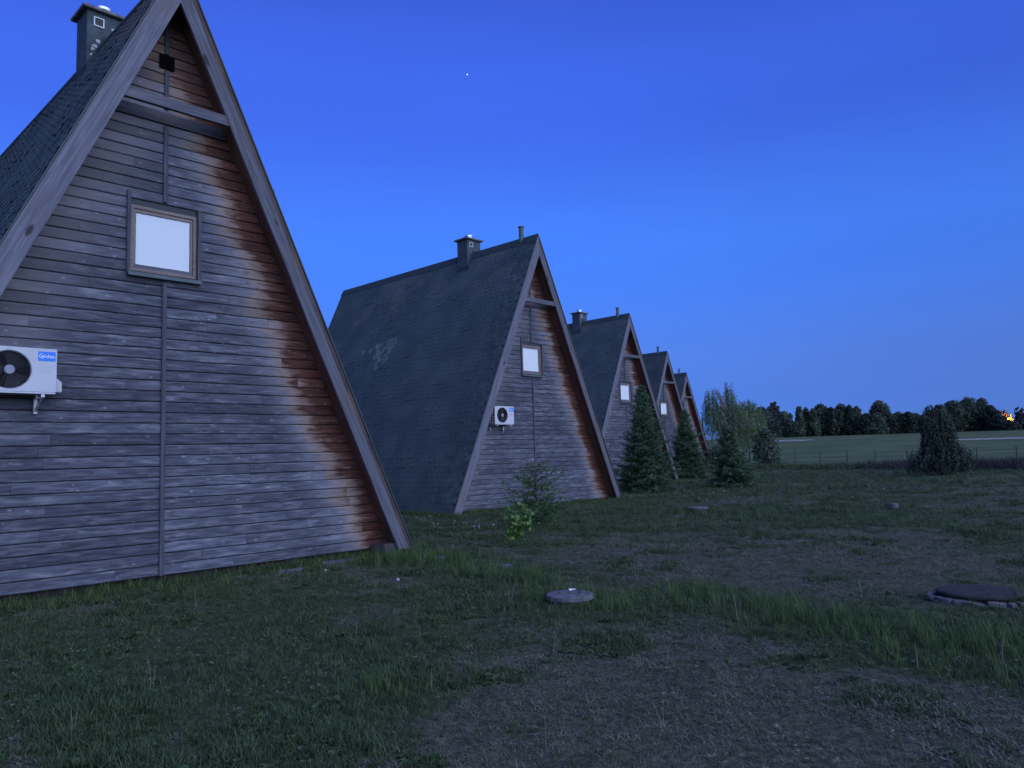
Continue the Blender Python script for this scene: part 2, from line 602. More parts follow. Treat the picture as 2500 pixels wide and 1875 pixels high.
def mat_ground():
    s = NT('lawn_soil', 0.97, 0.08)
    c = s.n('ShaderNodeNewGeometry').outputs['Position']
    t = s.n('ShaderNodeAttribute', attribute_name='green').outputs['Fac']
    n1 = s.noise(c, 1.4, 6, 0.65)
    n2 = s.noise(c, 22, 4, 0.65)
    dry = s.mix(s.range(n2, 0.32, 0.68), (0.048, 0.047, 0.029), (0.120, 0.114, 0.074))
    grn = s.mix(s.range(n2, 0.32, 0.68), (0.025, 0.038, 0.017), (0.068, 0.088, 0.040))
    g = s.mix(s.range(s.math('ADD', t, s.math('MULTIPLY_ADD', n1, 0.7, -0.35)), 0.25, 0.75), dry, grn)
    f = s.n('ShaderNodeAttribute', attribute_name='field').outputs['Fac']
    nf = s.noise(s.mapped(c, (0.10, 0.35, 0.2)), 1.0, 5, 0.65)
    fld = s.mix(s.range(nf, 0.30, 0.70), (0.052, 0.078, 0.030), (0.120, 0.145, 0.064))
    g = s.mix(f, g, fld)
    s.bump(n2, 0.04, 0.7)
    return s.col(g)


mat_ground()

# ================================================================== the ground
FEN_P = np.array((20.5, 47.9))
FEN_D = np.array((0.478, -0.878))
FEN_N = np.array((0.878, 0.478))


def field_s(x, y):
    return (x - FEN_P[0]) * FEN_N[0] + (y - FEN_P[1]) * FEN_N[1]


def hgt(x, y):
    x, y = np.asarray(x, float), np.asarray(y, float)
    s = field_s(x, y)
    h = 4.0 * sstep(58, 190, y) + 0.10 * sstep(-3, 0.5, s) * sstep(4, 0.5, s)
    near = sstep(80, 40, np.hypot(x, y))
    h = h + near * (0.10 * (fbm(x * 0.35, y * 0.35, 3) - 0.5) + 0.035 * (fbm(x * 1.9 + 9, y * 1.9, 2) - 0.5)) * sstep(0.3, 3.5, np.hypot(x, y))
    return h


LID1, LID2, LID3 = (0.50, 7.72), (4.25, 7.30), (4.32, 18.6)


def clumps(x, y):
    """small lusher cushions"""
    return sstep(0.585, 0.68, fbm(x * 1.5 + 70, y * 1.5 + 20, 4))


def greenness(x, y):
    """1 where the lawn is lush, 0 where it is dry and thin"""
    n = fbm(x * 0.55 + 3, y * 0.55 + 8, 4)
    g = 0.60 + 1.7 * (n - 0.5) + 1.9 * (fbm(x * 2.4 + 5, y * 2.4 + 1, 4) - 0.5)
    for bx, by, br, a in ((2.7, 14.6, 3.4, 0.95), (0.9, 12.0, 1.6, 0.5), (0.5, 5.5, 1.3, 0.8), (1.15, 4.5, 1.6, 0.95), (3.4, 10.4, 2.2, 0.7), (0.35, 3.4, 1.4, 0.8), (-0.4, 6.7, 0.9, 0.6), (4.6, 11.5, 2.0, 0.5)):
        g = g - 0.46 * a * np.exp(-((x - bx) ** 2 + (y - by) ** 2) / br ** 2)
    for bx, by, br, a in ((LID1[0], LID1[1], 0.8, 0.9), (-0.1, 9.6, 0.8, 0.7), (-2.0, 5.6, 1.0, 0.5), (-0.8, 4.8, 0.7, 0.7), (6, 17, 2.5, 0.6), (3.0, 18.5, 2.0, 0.5)):
        g = g + a * np.exp(-((x - bx) ** 2 + (y - by) ** 2) / br ** 2)
    g = g + 1.1 * tallness(x, y) + 0.8 * clumps(x, y)
    return np.clip(g, 0, 1)


def seg_d(x, y, pts):
    d = np.full(np.shape(x), 1e9)
    for (ax, ay), (bx, by) in zip(pts[:-1], pts[1:]):
        t = np.clip(((x - ax) * (bx - ax) + (y - ay) * (by - ay)) / ((bx - ax) ** 2 + (by - ay) ** 2), 0, 1)
        d = np.minimum(d, np.hypot(x - ax - t * (bx - ax), y - ay - t * (by - ay)))
    return d


def tallness(x, y):
    """1 in the strips the mower leaves out"""
    w = 0.9 * (fbm(x * 1.1, y * 1.1, 4) - 0.5)
    t = 0.85 * sstep(1.15, -0.1, seg_d(x, y, [(1.7, 7.9), (2.5, 6.6), (3.1, 5.3), (3.5, 3.9)]) + w)
    t = np.maximum(t, 0.9 * sstep(0.9, 0.2, np.hypot(x - LID1[0], y - LID1[1]) + w)) * (1 - 0.35 * sstep(0.5, 0.25, np.hypot(x - LID1[0], y - LID1[1] + 0.12)))
    t = np.maximum(t, 0.8 * sstep(0.6, 0.2, np.hypot(x - LID2[0], y - LID2[1]) + w))
    t = np.maximum(t, 0.8 * sstep(0.55, 0.2, seg_d(x, y, [(-0.3, 9.9), (0.35, 9.0)]) + w))
    t = np.maximum(t, 0.9 * sstep(0.6, 0.15, seg_d(x, y, [(-1.75, 11.7), (-0.8, 10.9), (-1.9, 11.2)]) + w))
    t = np.maximum(t, 0.75 * sstep(0.5, 0.15, np.hypot(x + 0.85, y - 4.9) + w))
    return t


def axis(lo, hi, f0, f1, step, grow=1.16):
    a = list(np.arange(f0, f1 + 1e-6, step))
    d = step
    while a[-1] < hi:
        d *= grow
        a.append(a[-1] + d)
    d = step
    while a[0] > lo:
        d *= grow
        a.insert(0, a[0] - d)
    return np.array(a)


gx = axis(-3000, 3000, -7, 14, 0.16)
gy = axis(-400, 4500, 1.0, 24, 0.16, 1.10)
GX, GY = np.meshgrid(gx, gy)
nx, ny = len(gx), len(gy)
gv = np.stack([GX, GY, hgt(GX, GY)], -1).reshape(-1, 3)
me = bpy.data.meshes.new('ground')
idx = np.arange(nx * ny).reshape(ny, nx)
q = np.stack([idx[:-1, :-1], idx[:-1, 1:], idx[1:, 1:], idx[1:, :-1]], -1).reshape(-1, 4)
me.vertices.add(len(gv))
me.vertices.foreach_set('co', gv.reshape(-1).astype(np.float32))
me.loops.add(q.size)
me.loops.foreach_set('vertex_index', q.reshape(-1).astype(np.int32))
me.polygons.add(len(q))
me.polygons.foreach_set('loop_start', np.arange(0, q.size, 4, dtype=np.int32))
me.polygons.foreach_set('loop_total', np.full(len(q), 4, dtype=np.int32))
me.polygons.foreach_set('use_smooth', [True] * len(q))
a = me.attributes.new('green', 'FLOAT', 'POINT')
a.data.foreach_set('value', greenness(GX, GY).reshape(-1).astype(np.float32))
a = me.attributes.new('field', 'FLOAT', 'POINT')
a.data.foreach_set('value', sstep(-1, 6, field_s(GX, GY)).reshape(-1).astype(np.float32))
me.update(calc_edges=True)
ground = new_obj('ground', me, MATS['lawn_soil'])
tag(ground, 'patchy lawn running out into a gently rising field', None, None, 'structure')


def land_strip(name, pts, width, lift, mat, label):
    """sheet of bare sand that follows the land"""
    V, Fc = [], []
    pts = [np.array(p, float) for p in pts]
    fine = []
    for a_, b_ in zip(pts[:-1], pts[1:]):
        for t in np.linspace(0, 1, 14, endpoint=False):
            fine.append(a_ + (b_ - a_) * t)
    fine.append(pts[-1])
    n = len(fine)
    rs = np.random.RandomState(3)
    for i, p in enumerate(fine):
        d = fine[min(i + 1, n - 1)] - fine[max(i - 1, 0)]
        d = d / np.linalg.norm(d)
        nr = np.array((-d[1], d[0]))
        w = width * min(1, math.sin(math.pi * (i + 0.5) / n) * 2.2) * (0.8 + 0.4 * rs.rand())
        for k in range(7):
            qp = p + nr * w * (k / 6 - 0.5)
            V.append((qp[0], qp[1], float(hgt(qp[0], qp[1])) + lift))
    for i in range(n - 1):
        for k in range(6):
            b_ = i * 7 + k
            Fc.append((b_, b_ + 1, b_ + 8, b_ + 7))
    me_ = bpy.data.meshes.new(name)
    me_.from_pydata(V, [], Fc)
    o = new_obj(name, me_, MATS[mat])
    tag(o, label, None, None, 'structure')
    return o


# ================================================================== A-frame houses
def strip_poly(side, t1, t2, z0=0.0):
    """cross-section of a layer of the rake between depths t1 (outer) and t2 (inner)"""
    p = [(HB - t2 * K1 - z0 * HB / HH, z0), (HB - t1 * K1 - z0 * HB / HH, z0), (0, HH - t1 * K2), (0, HH - t2 * K2)]
    if side < 0:
        p = [(-x, z) for x, z in p][::-1]
    return p


def half_w(z, t=0.12):
    return max(0.0, HB * (1 - z / HH) - t * K1)


def board_mesh(x0, x1, z0, z1, y0, slant_l=False, slant_r=False):
    """one cladding board with chamfered long edges; ends may follow the rake"""
    th, ch, g = 0.022, 0.008, 0.0042
    prof = [(y0 + th, z0 + g), (y0 + ch, z0 + g), (y0, z0 + g + ch), (y0, z1 - g - 2 * ch), (y0 + 1.6 * ch, z1 - g), (y0 + th, z1 - g)]
    V = []
    k = HB / HH
    for s, x in ((-1, x0), (1, x1)):
        for y, z in prof:
            xx = x
            if s < 0 and slant_l:
                xx = x + (z - z0) * k
            if s > 0 and slant_r:
                xx = x - (z - z0) * k
            V.append((xx, y, z))
    n = 6
    F = [tuple(range(n)), tuple(range(2 * n - 1, n - 1, -1))]
    F += [(i, i + n, (i + 1) % n + n, (i + 1) % n) for i in range(n)]
    me_ = bpy.data.meshes.new('cladding_board')
    me_.from_pydata(V, [], [f[::-1] for f in F])
    me_.materials.append(MATS['weathered_cladding'])
    return me_


PITCH = 0.1372
WIN = (-0.475, 0.475, 3.86, 4.83)       # opening
VENTZ = (6.69, 6.88)


def board_list(seed):
    rs = random.Random(seed)
    out = []
    z = 0.034
    while z < 7.35:
        z1 = z + PITCH
        w = half_w(z)
        if half_w(z1) < 0.05:
            break
        for side in (-1, 1):
            inner = 0.0
            if z1 > WIN[2] + 0.02 and z < WIN[3] - 0.02:
                inner = WIN[1]
            a, b = inner, w
            cuts = [a]
            # butt joints
            x = a + rs.uniform(0.35, 1.7)
            while x < b - 0.35 and b > 0.9:
                if rs.random() < 0.62:
                    cuts.append(x)
                x += rs.uniform(0.6, 1.6)
            cuts.append(b)
            for i in range(len(cuts) - 1):
                last = i == len(cuts) - 2
                p, q_ = cuts[i] + (0.0015 if i else 0.0), cuts[i + 1] - (0 if last else 0.0015)
                dy = rs.uniform(-0.0022, 0.0022)
                dz = rs.uniform(-0.0012, 0.0012)
                if side > 0:
                    out.append((p, q_, z + dz, z1 + dz, HR + dy, False, last))
                else:
                    out.append((-q_, -p, z + dz, z1 + dz, HR + dy, last, False))
        z = z1
    return out


def text_mesh(body, size, extrude=0.001):
    cu = bpy.data.curves.new('lettering', 'FONT')
    cu.body = body
    cu.size = size
    cu.extrude = extrude
    cu.align_x = 'LEFT'
    ob = bpy.data.objects.new('lettering', cu)
    COL.objects.link(ob)
    bpy.context.view_layer.update()
    me_ = bpy.data.meshes.new_from_object(ob.evaluated_get(bpy.context.evaluated_depsgraph_get()))
    bpy.data.objects.remove(ob)
    return me_


# one roof tab, in its own plane: x along the eave, y up the slope, z outwards
TABW, TABE = 0.205, 0.148


def tab_geo(lift=0.0):
    w = TABW * 0.5 - 0.004
    lo, hi = 0.011 + lift, 0.003
    top = [(-w, 0.205, hi), (-w, 0.062, lo * 0.8), (-w * 0.52, 0, lo), (w * 0.52, 0, lo), (w, 0.062, lo * 0.8), (w, 0.205, hi)]
    bot = [(x, y, -0.001 if lift < 0.008 else lift * 0.4) for x, y, z in top[1:5]]
    F = [(0, 1, 2, 3, 4, 5), (1, 6, 7, 2), (2, 7, 8, 3), (3, 8, 9, 4)]
    return top + bot, F


TABS = []
for i, lf in enumerate((0.0, 0.0015, 0.003, 0.007, 0.015)):
    tv, tf = tab_geo(lf)
    tm = bpy.data.meshes.new('shingle')
    tm.from_pydata(tv, [], tf)
    tm.materials.append(MATS['roof_shingle'])
    TABS.append(tm)
tv, tf = tab_geo(0.003)
TAB_PALE = bpy.data.meshes.new('shingle_pale')
TAB_PALE.from_pydata(tv, [], tf)
TAB_PALE.materials.append(MATS['roof_shingle_pale'])


def tab_frame(side):
    if side < 0:
        return Vector((0, -1, 0)), Vector((HB, 0, HH)) / LS, Vector((-HH, 0, HB)) / LS, Vector((-HB, 0, 0))
    return Vector((0, 1, 0)), Vector((-HB, 0, HH)) / LS, Vector((HH, 0, HB)) / LS, Vector((HB, 0, 0))


PATCH = [(34, 38), (32, 38), (30, 39), (30, 38), (29, 39), (29, 37), (28, 40), (28, 38), (28, 37), (27, 40), (27, 39), (27, 38), (27, 36), (26, 40), (26, 39), (26, 38), (26, 37), (29, 36), (28, 35), (27, 35), (29, 34), (28, 33), (26, 35), (27, 34), (25, 39), (30, 36)]


def roof_tabs(parent, side, seed, pick=None, pale=()):
    """hexagon shingles of one slope; those in pick become objects, the rest one part"""
    rs = random.Random(seed)
    X, Y, Z, O = tab_frame(side)
    rows = int(LS / TABE)
    cols = int(HL / TABW)
    geos = [tab_geo(l_) for l_ in (0.0, 0.0015, 0.003, 0.007, 0.015)]
    V, F = [], []
    pale = set(pale)
    for r in range(rows):
        for c in range(cols):
            v = 0.012 + TABW * (c + 0.5 + (0.5 if r % 2 else 0.0)) * (HL - 0.03) / (cols * TABW + TABW * 0.5)
            s_ = 0.02 + r * TABE
            kx = rs.random()
            gi = 0 if kx < 0.45 else 1 if kx < 0.75 else 2 if kx < 0.88 else 3 if kx < 0.95 else 4
            ang = rs.uniform(-0.02, 0.02)
            base = O + Y * s_ + Vector((0, v, 0)) + Z * 0.013
            xa = X * math.cos(ang) + Y * math.sin(ang)
            ya = -X * math.sin(ang) + Y * math.cos(ang)
            if (c, r) in pale or (pick and pick(r, c, rows, cols)):
                me_ = TAB_PALE if (c, r) in pale else TABS[gi]
                o = bpy.data.objects.new('shingle', me_)
                COL.objects.link(o)
                o.parent = parent
                M = Matrix((xa, ya, Z)).transposed().to_4x4()
                M.translation = base
                o.matrix_local = M
                continue
            tv_, tf_ = geos[gi]
            b = len(V)
            for p in tv_:
                V.append(tuple(base + xa * p[0] + ya * p[1] + Z * p[2]))
            F.extend(tuple(i + b for i in f) for f in tf_)
    me_ = bpy.data.meshes.new('shingles')
    me_.from_pydata(V, [], F)
    me_.materials.append(MATS['roof_shingle'])
    return me_


ROOF_CACHE = {}
HOUSES = []


def house(i, loc, rz, label):
    h = empty('a_frame_house', loc, rz)
    tag(h, label, 'house', 'row of A-frame houses')
    seed = 100 + i
    # --- roof deck, felt, rake boards and soffit on both sides
    roof = MB()
    roof.prism([(-HB, 0), (-(HB - 0.075 * K1), 0), (0, HH - 0.075 * K2), (HB - 0.075 * K1, 0), (HB, 0), (0, HH)][::-1], 0.06, HL)
    roof = roof.build('roof', MATS['roof_felt'], h)
    fl = MB()
    fl.prism([(-HB - 0.013 * K1, 0), (-HB, 0.0), (0, HH), (HB, 0.0), (HB + 0.013 * K1, 0), (0, HH + 0.013 * K2)][::-1], 0.022, HL)
    fl.build('underlay', MATS['roof_felt'], roof)
    for side, nm in ((-1, 'left'), (1, 'right')):
        b = MB()
        b.prism(strip_poly(side, 0.004 if side < 0 else 0.078, 0.253, 0.0 if side < 0 else 0.02), -0.004 if side < 0 else 0.0, 0.045 if side > 0 else 0.021)
        b.build('barge_board', MATS['beam_' + nm], h, bevel=0.004, seg=1)
        b = MB()
        b.prism(strip_poly(side, 0.0, 0.076 if side > 0 else 0.250), 0.024, 0.058)
        b.build('deck_edge', MATS['deck_edge_' + nm], h)
        b = MB()
        b.prism(strip_poly(side, -0.017, -0.002), 0.004, 0.022)
        b.build('drip_edge', MATS['drip_metal'], h)
        # soffit boards run up the rake, three side by side under the overhang
        for k in range(3):
            b = MB()
            y0 = 0.062 + k * 0.128
            b.prism(strip_poly(side, 0.079, 0.118 + 0.003 * (k % 2)), y0, y0 + 0.125)
            b.build('soffit_board', MATS['soffit_' + nm], h)
    # ridge cap
    b = MB()
    b.prism([(-0.12, HH - 0.12 * HH / HB + 0.075), (0, HH + 0.035), (0.12, HH - 0.12 * HH / HB + 0.075), (0.12, HH - 0.12 * HH / HB + 0.085), (0, HH + 0.055), (-0.12, HH - 0.12 * HH / HB + 0.085)], 0.03, HL)
    b.build('ridge_cap', MATS['roof_felt'], roof)
    # --- shingles
    if i == 0:
        pick = lambda r, c, rows, cols: c < 9 and r > rows - 34
        mesh = roof_tabs(roof, -1, 5, pick)
    elif i == 1:
        pick = lambda r, c, rows, cols: c < 4 and r < rows - 1
        mesh = roof_tabs(roof, -1, 6, pick, PATCH)
    else:
        if 'far' not in ROOF_CACHE:
            ROOF_CACHE['far'] = roof_tabs(roof, -1, 7)
        mesh = ROOF_CACHE['far']
    o = new_obj('shingles', mesh, None, roof)
    o['kind'] = 'stuff'
    if 'right' not in ROOF_CACHE:
        ROOF_CACHE['right'] = roof_tabs(roof, 1, 8)
    o = new_obj('shingles', ROOF_CACHE['right'], None, roof)
    o['kind'] = 'stuff'
    # --- walls and plinth
    wb = MB()
    zt = HH - 0.13 * K2
    tri = [(-half_w(0.03, 0.13), 0.03), (half_w(0.03, 0.13), 0.03), (0, zt)]
    wb.prism(tri, HR + 0.13, HL - 0.35)
    # front sheet behind the boards, with the window opening left free
    x0, x1, z0, z1 = WIN
    wk = lambda z: half_w(z, 0.13)
    for side in (-1, 1):
        polys = [[(0, 0.03), (wk(0.03), 0.03), (wk(z0), z0), (0, z0)], [(x1, z0), (wk(z0), z0), (wk(z1), z1), (x1, z1)], [(0, z1), (wk(z1), z1), (0, zt)]]
        for p in polys:
            p = [(side * x, z) for x, z in p]
            wb.prism(p if side > 0 else p[::-1], HR + 0.026, HR + 0.13)
    wb.build('wall', MATS['inner_wall'], h)
    pb = MB()
    pb.box(-HB + 0.32, HB - 0.32, HR + 0.07, HL - 0.5, -0.3, 0.026)
    pb.build('plinth', MATS['plinth_brick'], h)
    # --- cladding
    bl = board_list(seed if i < 3 else 300)
    if i < 3:
        for bd in bl:
            new_obj('cladding_board', board_mesh(*bd), None, h)
    else:
        if 'clad' not in ROOF_CACHE:
            V, F = [], []
            for bd in bl:
                t = board_mesh(*bd)
                b0 = len(V)
                V.extend(tuple(v.co) for v in t.vertices)
                F.extend(tuple(k + b0 for k in p.vertices) for p in t.polygons)
                bpy.data.meshes.remove(t)
            t = bpy.data.meshes.new('cladding')
            t.from_pydata(V, [], F)
            t.materials.append(MATS['weathered_cladding'])
            ROOF_CACHE['clad'] = t
        o = new_obj('cladding', ROOF_CACHE['clad'], None, h)
        o['kind'] = 'stuff'
    # --- cover battens in the middle
    for z0b, z1b in ((0.034, 3.77), (4.86, 5.90), (6.13, 6.67), (6.90, 7.36)):
        b = MB()
        b.box(-0.028, 0.028, HR - 0.026, HR - 0.001, z0b, z1b)
        b.build('cover_batten', MATS['beam_upright'], h, bevel=0.004, seg=1)
    # --- collar beam across the front and the dark board on the wall behind it
    zc = 6.10
    b = MB()
    wA, wB = HB * (1 - 5.965 / HH) - 0.25 * K1 + 0.03, HB * (1 - zc / HH) - 0.25 * K1 + 0.03
    b.prism([(-wA, 5.965), (wA, 5.965), (wB, zc), (-wB, zc)], 0.012, 0.075)
    b.build('collar_beam', MATS['beam_level'], h, bevel=0.004, seg=1)
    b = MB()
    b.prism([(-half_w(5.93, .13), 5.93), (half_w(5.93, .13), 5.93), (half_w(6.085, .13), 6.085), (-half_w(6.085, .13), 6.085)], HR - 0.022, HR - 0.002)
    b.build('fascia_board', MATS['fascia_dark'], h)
    # --- vent in the point of the gable
    v = MB()
    v.box(-0.095, 0.095, HR - 0.03, HR - 0.003, VENTZ[0], VENTZ[1])
    v = v.build('gable_vent', MATS['black_grille'], h)
    for k in range(6):
        b = MB()
        zz = VENTZ[0] + 0.018 + k * 0.027
        b.box(-0.085, 0.085, HR - 0.038, HR - 0.031, zz, zz + 0.010)
        b.build('louvre', MATS['black_grille'], v)
    # --- window
    fx0, fx1, fz0, fz1 = -0.425, 0.425, 3.895, 4.755
    fw = 0.042
    w = MB()
    w.box(fx0, fx1, HR + 0.010, HR + 0.11, fz1 - fw, fz1)
    w.box(fx0, fx0 + fw, HR + 0.010, HR + 0.11, fz0, fz1 - fw)
    w.box(fx1 - fw, fx1, HR + 0.010, HR + 0.11, fz0, fz1 - fw)
    w.box(fx0 + fw, fx1 - fw, HR + 0.010, HR + 0.11, fz0, fz0 + fw)
    w = w.build('window', MATS['sash_wood'], h)
    sx0, sx1, sz0, sz1 = fx0 + fw + 0.002, fx1 - fw - 0.002, fz0 + fw + 0.002, fz1 - fw - 0.002
    gx0, gx1, gz0, gz1 = -0.35, 0.35, 3.988, 4.664
    for nm, bx in (('sash_wood', (sx0, sx1, HR + 0.026, HR + 0.07, gz1, sz1)), ('sash_wood_grey', (sx0, sx1, HR + 0.026, HR + 0.07, sz0, gz0)),
                   ('sash_wood_upright', (sx0, gx0, HR + 0.026, HR + 0.07, gz0, gz1)), ('sash_wood_upright', (gx1, sx1, HR + 0.026, HR + 0.07, gz0, gz1))):
        b = MB()
        b.box(*bx)
        b.build('sash_rail' if bx[1] - bx[0] > 0.3 else 'sash_stile', MATS[nm], w, bevel=0.004, seg=1)
    b = MB()
    b.box(gx0 + 0.001, gx1 - 0.001, HR + 0.042, HR + 0.048, gz0 + 0.001, gz1 - 0.001)
    b.build('pane', MATS['window_glass'], w)
    # drawn blind behind the glass, slightly wavy
    V, F = [], []
    nn = 24
    for r_ in range(2):
        for k in range(nn + 1):
            xx = gx0 - 0.01 + (gx1 - gx0 + 0.02) * k / nn
            V.append((xx, HR + 0.085 + 0.0012 * math.sin(k * 1.3 + i), (gz0 - 0.01, gz1 + 0.01)[r_]))
    F = [(k, k + 1, nn + 2 + k, nn + 1 + k) for k in range(nn)]
    bm_ = bpy.data.meshes.new('blind')
    bm_.from_pydata(V, [], F)
    new_obj('blind', bm_, MATS['blind_cloth'], w)
    for s_ in (-1, 1):
        b = MB()
        xa = s_ * 0.455
        b.box(xa - 0.022, xa + 0.022, HR - 0.03, HR + 0.02, 3.845, 4.93 if s_ < 0 else 4.845)
        b.build('side_trim', MATS['beam_upright'], w, bevel=0.003, seg=1)
    b = MB()
    b.box(-0.475, 0.475, HR - 0.075, HR + 0.012, 3.815, 3.868)
    b.build('sill', MATS['sill_metal'], w, bevel=0.004, seg=1)
    b = MB()
    b.box(-0.432, 0.432, HR + 0.012, HR + 0.02, 4.758, 4.828)  # dark strip that paints in the shade of the gap over the frame
    b.build('head_gap_shade', MATS['dark_plastic'], w)
    # --- chimney
    u0, u1, v0, v1 = -0.26, 0.34, 2.84, 3.32
    ct = 8.51
    c = MB()
    c.box(u0, u1, v0, v1, 7.2, ct)
    c = c.build('chimney', MATS['chimney_render'], h, bevel=0.008, seg=1)
    b = MB()
    b.box(u0 - 0.075, u1 + 0.075, v0 - 0.075, v1 + 0.075, ct + 0.002, ct + 0.055)
    b.build('chimney_cap', MATS['chimney_cap_slab'], c, bevel=0.01, seg=1)
    b = MB()
    b.lathe([(0.115, ct + 0.05), (0.115, ct + 0.16), (0.135, ct + 0.165), (0.135, ct + 0.205), (0.10, ct + 0.23), (0.03, ct + 0.24)], 24, (0.04, (v0 + v1) / 2, 0))
    b.build('flue_pipe', MATS['flue_steel'], c, smooth=False)
    g = MB()
    vx, vz = u0 + 0.17, ct - 0.16
    for bx in ((vx - 0.075, vx + 0.075, vz + 0.06, vz + 0.075), (vx - 0.075, vx + 0.075, vz - 0.075, vz - 0.06), (vx - 0.075, vx - 0.06, vz - 0.06, vz + 0.06), (vx + 0.06, vx + 0.075, vz - 0.06, vz + 0.06)):
        g.box(bx[0], bx[1], v0 - 0.016, v0 - 0.001, bx[2], bx[3])
    g.build('vent_frame', MATS['white_plastic'], c)
    g = MB()
    g.box(vx - 0.059, vx + 0.059, v0 - 0.006, v0 - 0.002, vz - 0.059, vz + 0.059)
    for k in range(5):
        g.box(vx - 0.059, vx + 0.059, v0 - 0.012, v0 - 0.007, vz - 0.052 + k * 0.023, vz - 0.042 + k * 0.023)
    g.build('vent_grille', MATS['coil_dark'], c)
    # apron of felt turned up round the foot of the chimney
    ap = MB()
    for (a0, a1, b0, b1) in ((u0 - 0.03, u1, v0 - 0.03, v0 - 0.002), (u0 - 0.03, u0 - 0.002, v0 - 0.03, v1 + 0.03)):
        zf = lambda u_: HH * (1 - abs(u_) / HB)
        pl = [(a0, zf(a0) - 0.05), (a1, zf(a1) - 0.05), (a1, zf(a1) + 0.14), (min(0, a1), zf(min(0, a1)) + 0.12), (a0, zf(a0) + 0.15)]
        ap.prism(pl, b0, b1)
    ap.build('apron', MATS['roof_felt'], c)
    if i == 0:      # flaked paint shows pale render
        rs = random.Random(4)
        fk = MB()
        for k in range(46):
            t = rs.random()
            px, pz = -0.16 + 0.36 * t + rs.gauss(0, 0.035), 7.82 + 0.42 * t + rs.gauss(0, 0.06)
            n = rs.randint(4, 6)
            rr = rs.uniform(0.012, 0.040)
            poly = [(px + rr * rs.uniform(0.5, 1.7) * math.cos(6.283 * q_ / n), pz + rr * rs.uniform(0.5, 1.4) * math.sin(6.283 * q_ / n)) for q_ in range(n)]
            d = 0.002 + 0.0006 * k / 46
            fk.prism(poly, v0 - d, v0 - 0.001)
        fk.build('flaked_patch', MATS['bare_render'], c)['label'] = 'pale patches where the dark paint has flaked off'
    # --- vent pipe
    b = MB()
    b.lathe([(0.082, 7.85), (0.075, 8.16), (0.082, 8.18), (0.082, 8.22), (0.075, 8.24), (0.078, 8.42), (0.098, 8.44), (0.098, 8.465), (0.02, 8.48)], 20, (0, 0.70, 0))
    b.build('vent_pipe', MATS['vent_pipe_paint'], h)
    HOUSES.append(h)
    return h


HP = [((-4.173, 9.589, 0.06), 46.21, 'nearest A-frame house, its grey plank gable cut by the left edge'),
      ((0.937, 22.637, -0.014), 46.64, 'second A-frame house, with a patch of pale shingles on its roof'),
      ((5.72, 36.391, -0.005), 46.64, 'third A-frame house, gable behind the tallest spruce'),
      ((10.235, 50.224, -0.068), 46.64, 'fourth A-frame house, between the third and the last'),
      ((14.562, 64.015, -0.113), 46.64, 'last and farthest A-frame house, beside the pale willow')]
for i, (p, a, lb) in enumerate(HP):
    house(i, p, R(a), lb)


def on_house(i, u, v, z):
    (x, y, zz), a, _ = HP[i]
    c, s = math.cos(R(a)), math.sin(R(a))
    return (x + u * c - v * s, y + u * s + v * c, zz + z)


# foot block and ledge below the corner of the nearest house
h = HOUSES[0]
b = MB()
b.box(3.16, 3.52, 0.05, 0.40, -0.12, 0.12)
b.build('footing_block', MATS['old_timber'], h, bevel=0.012)


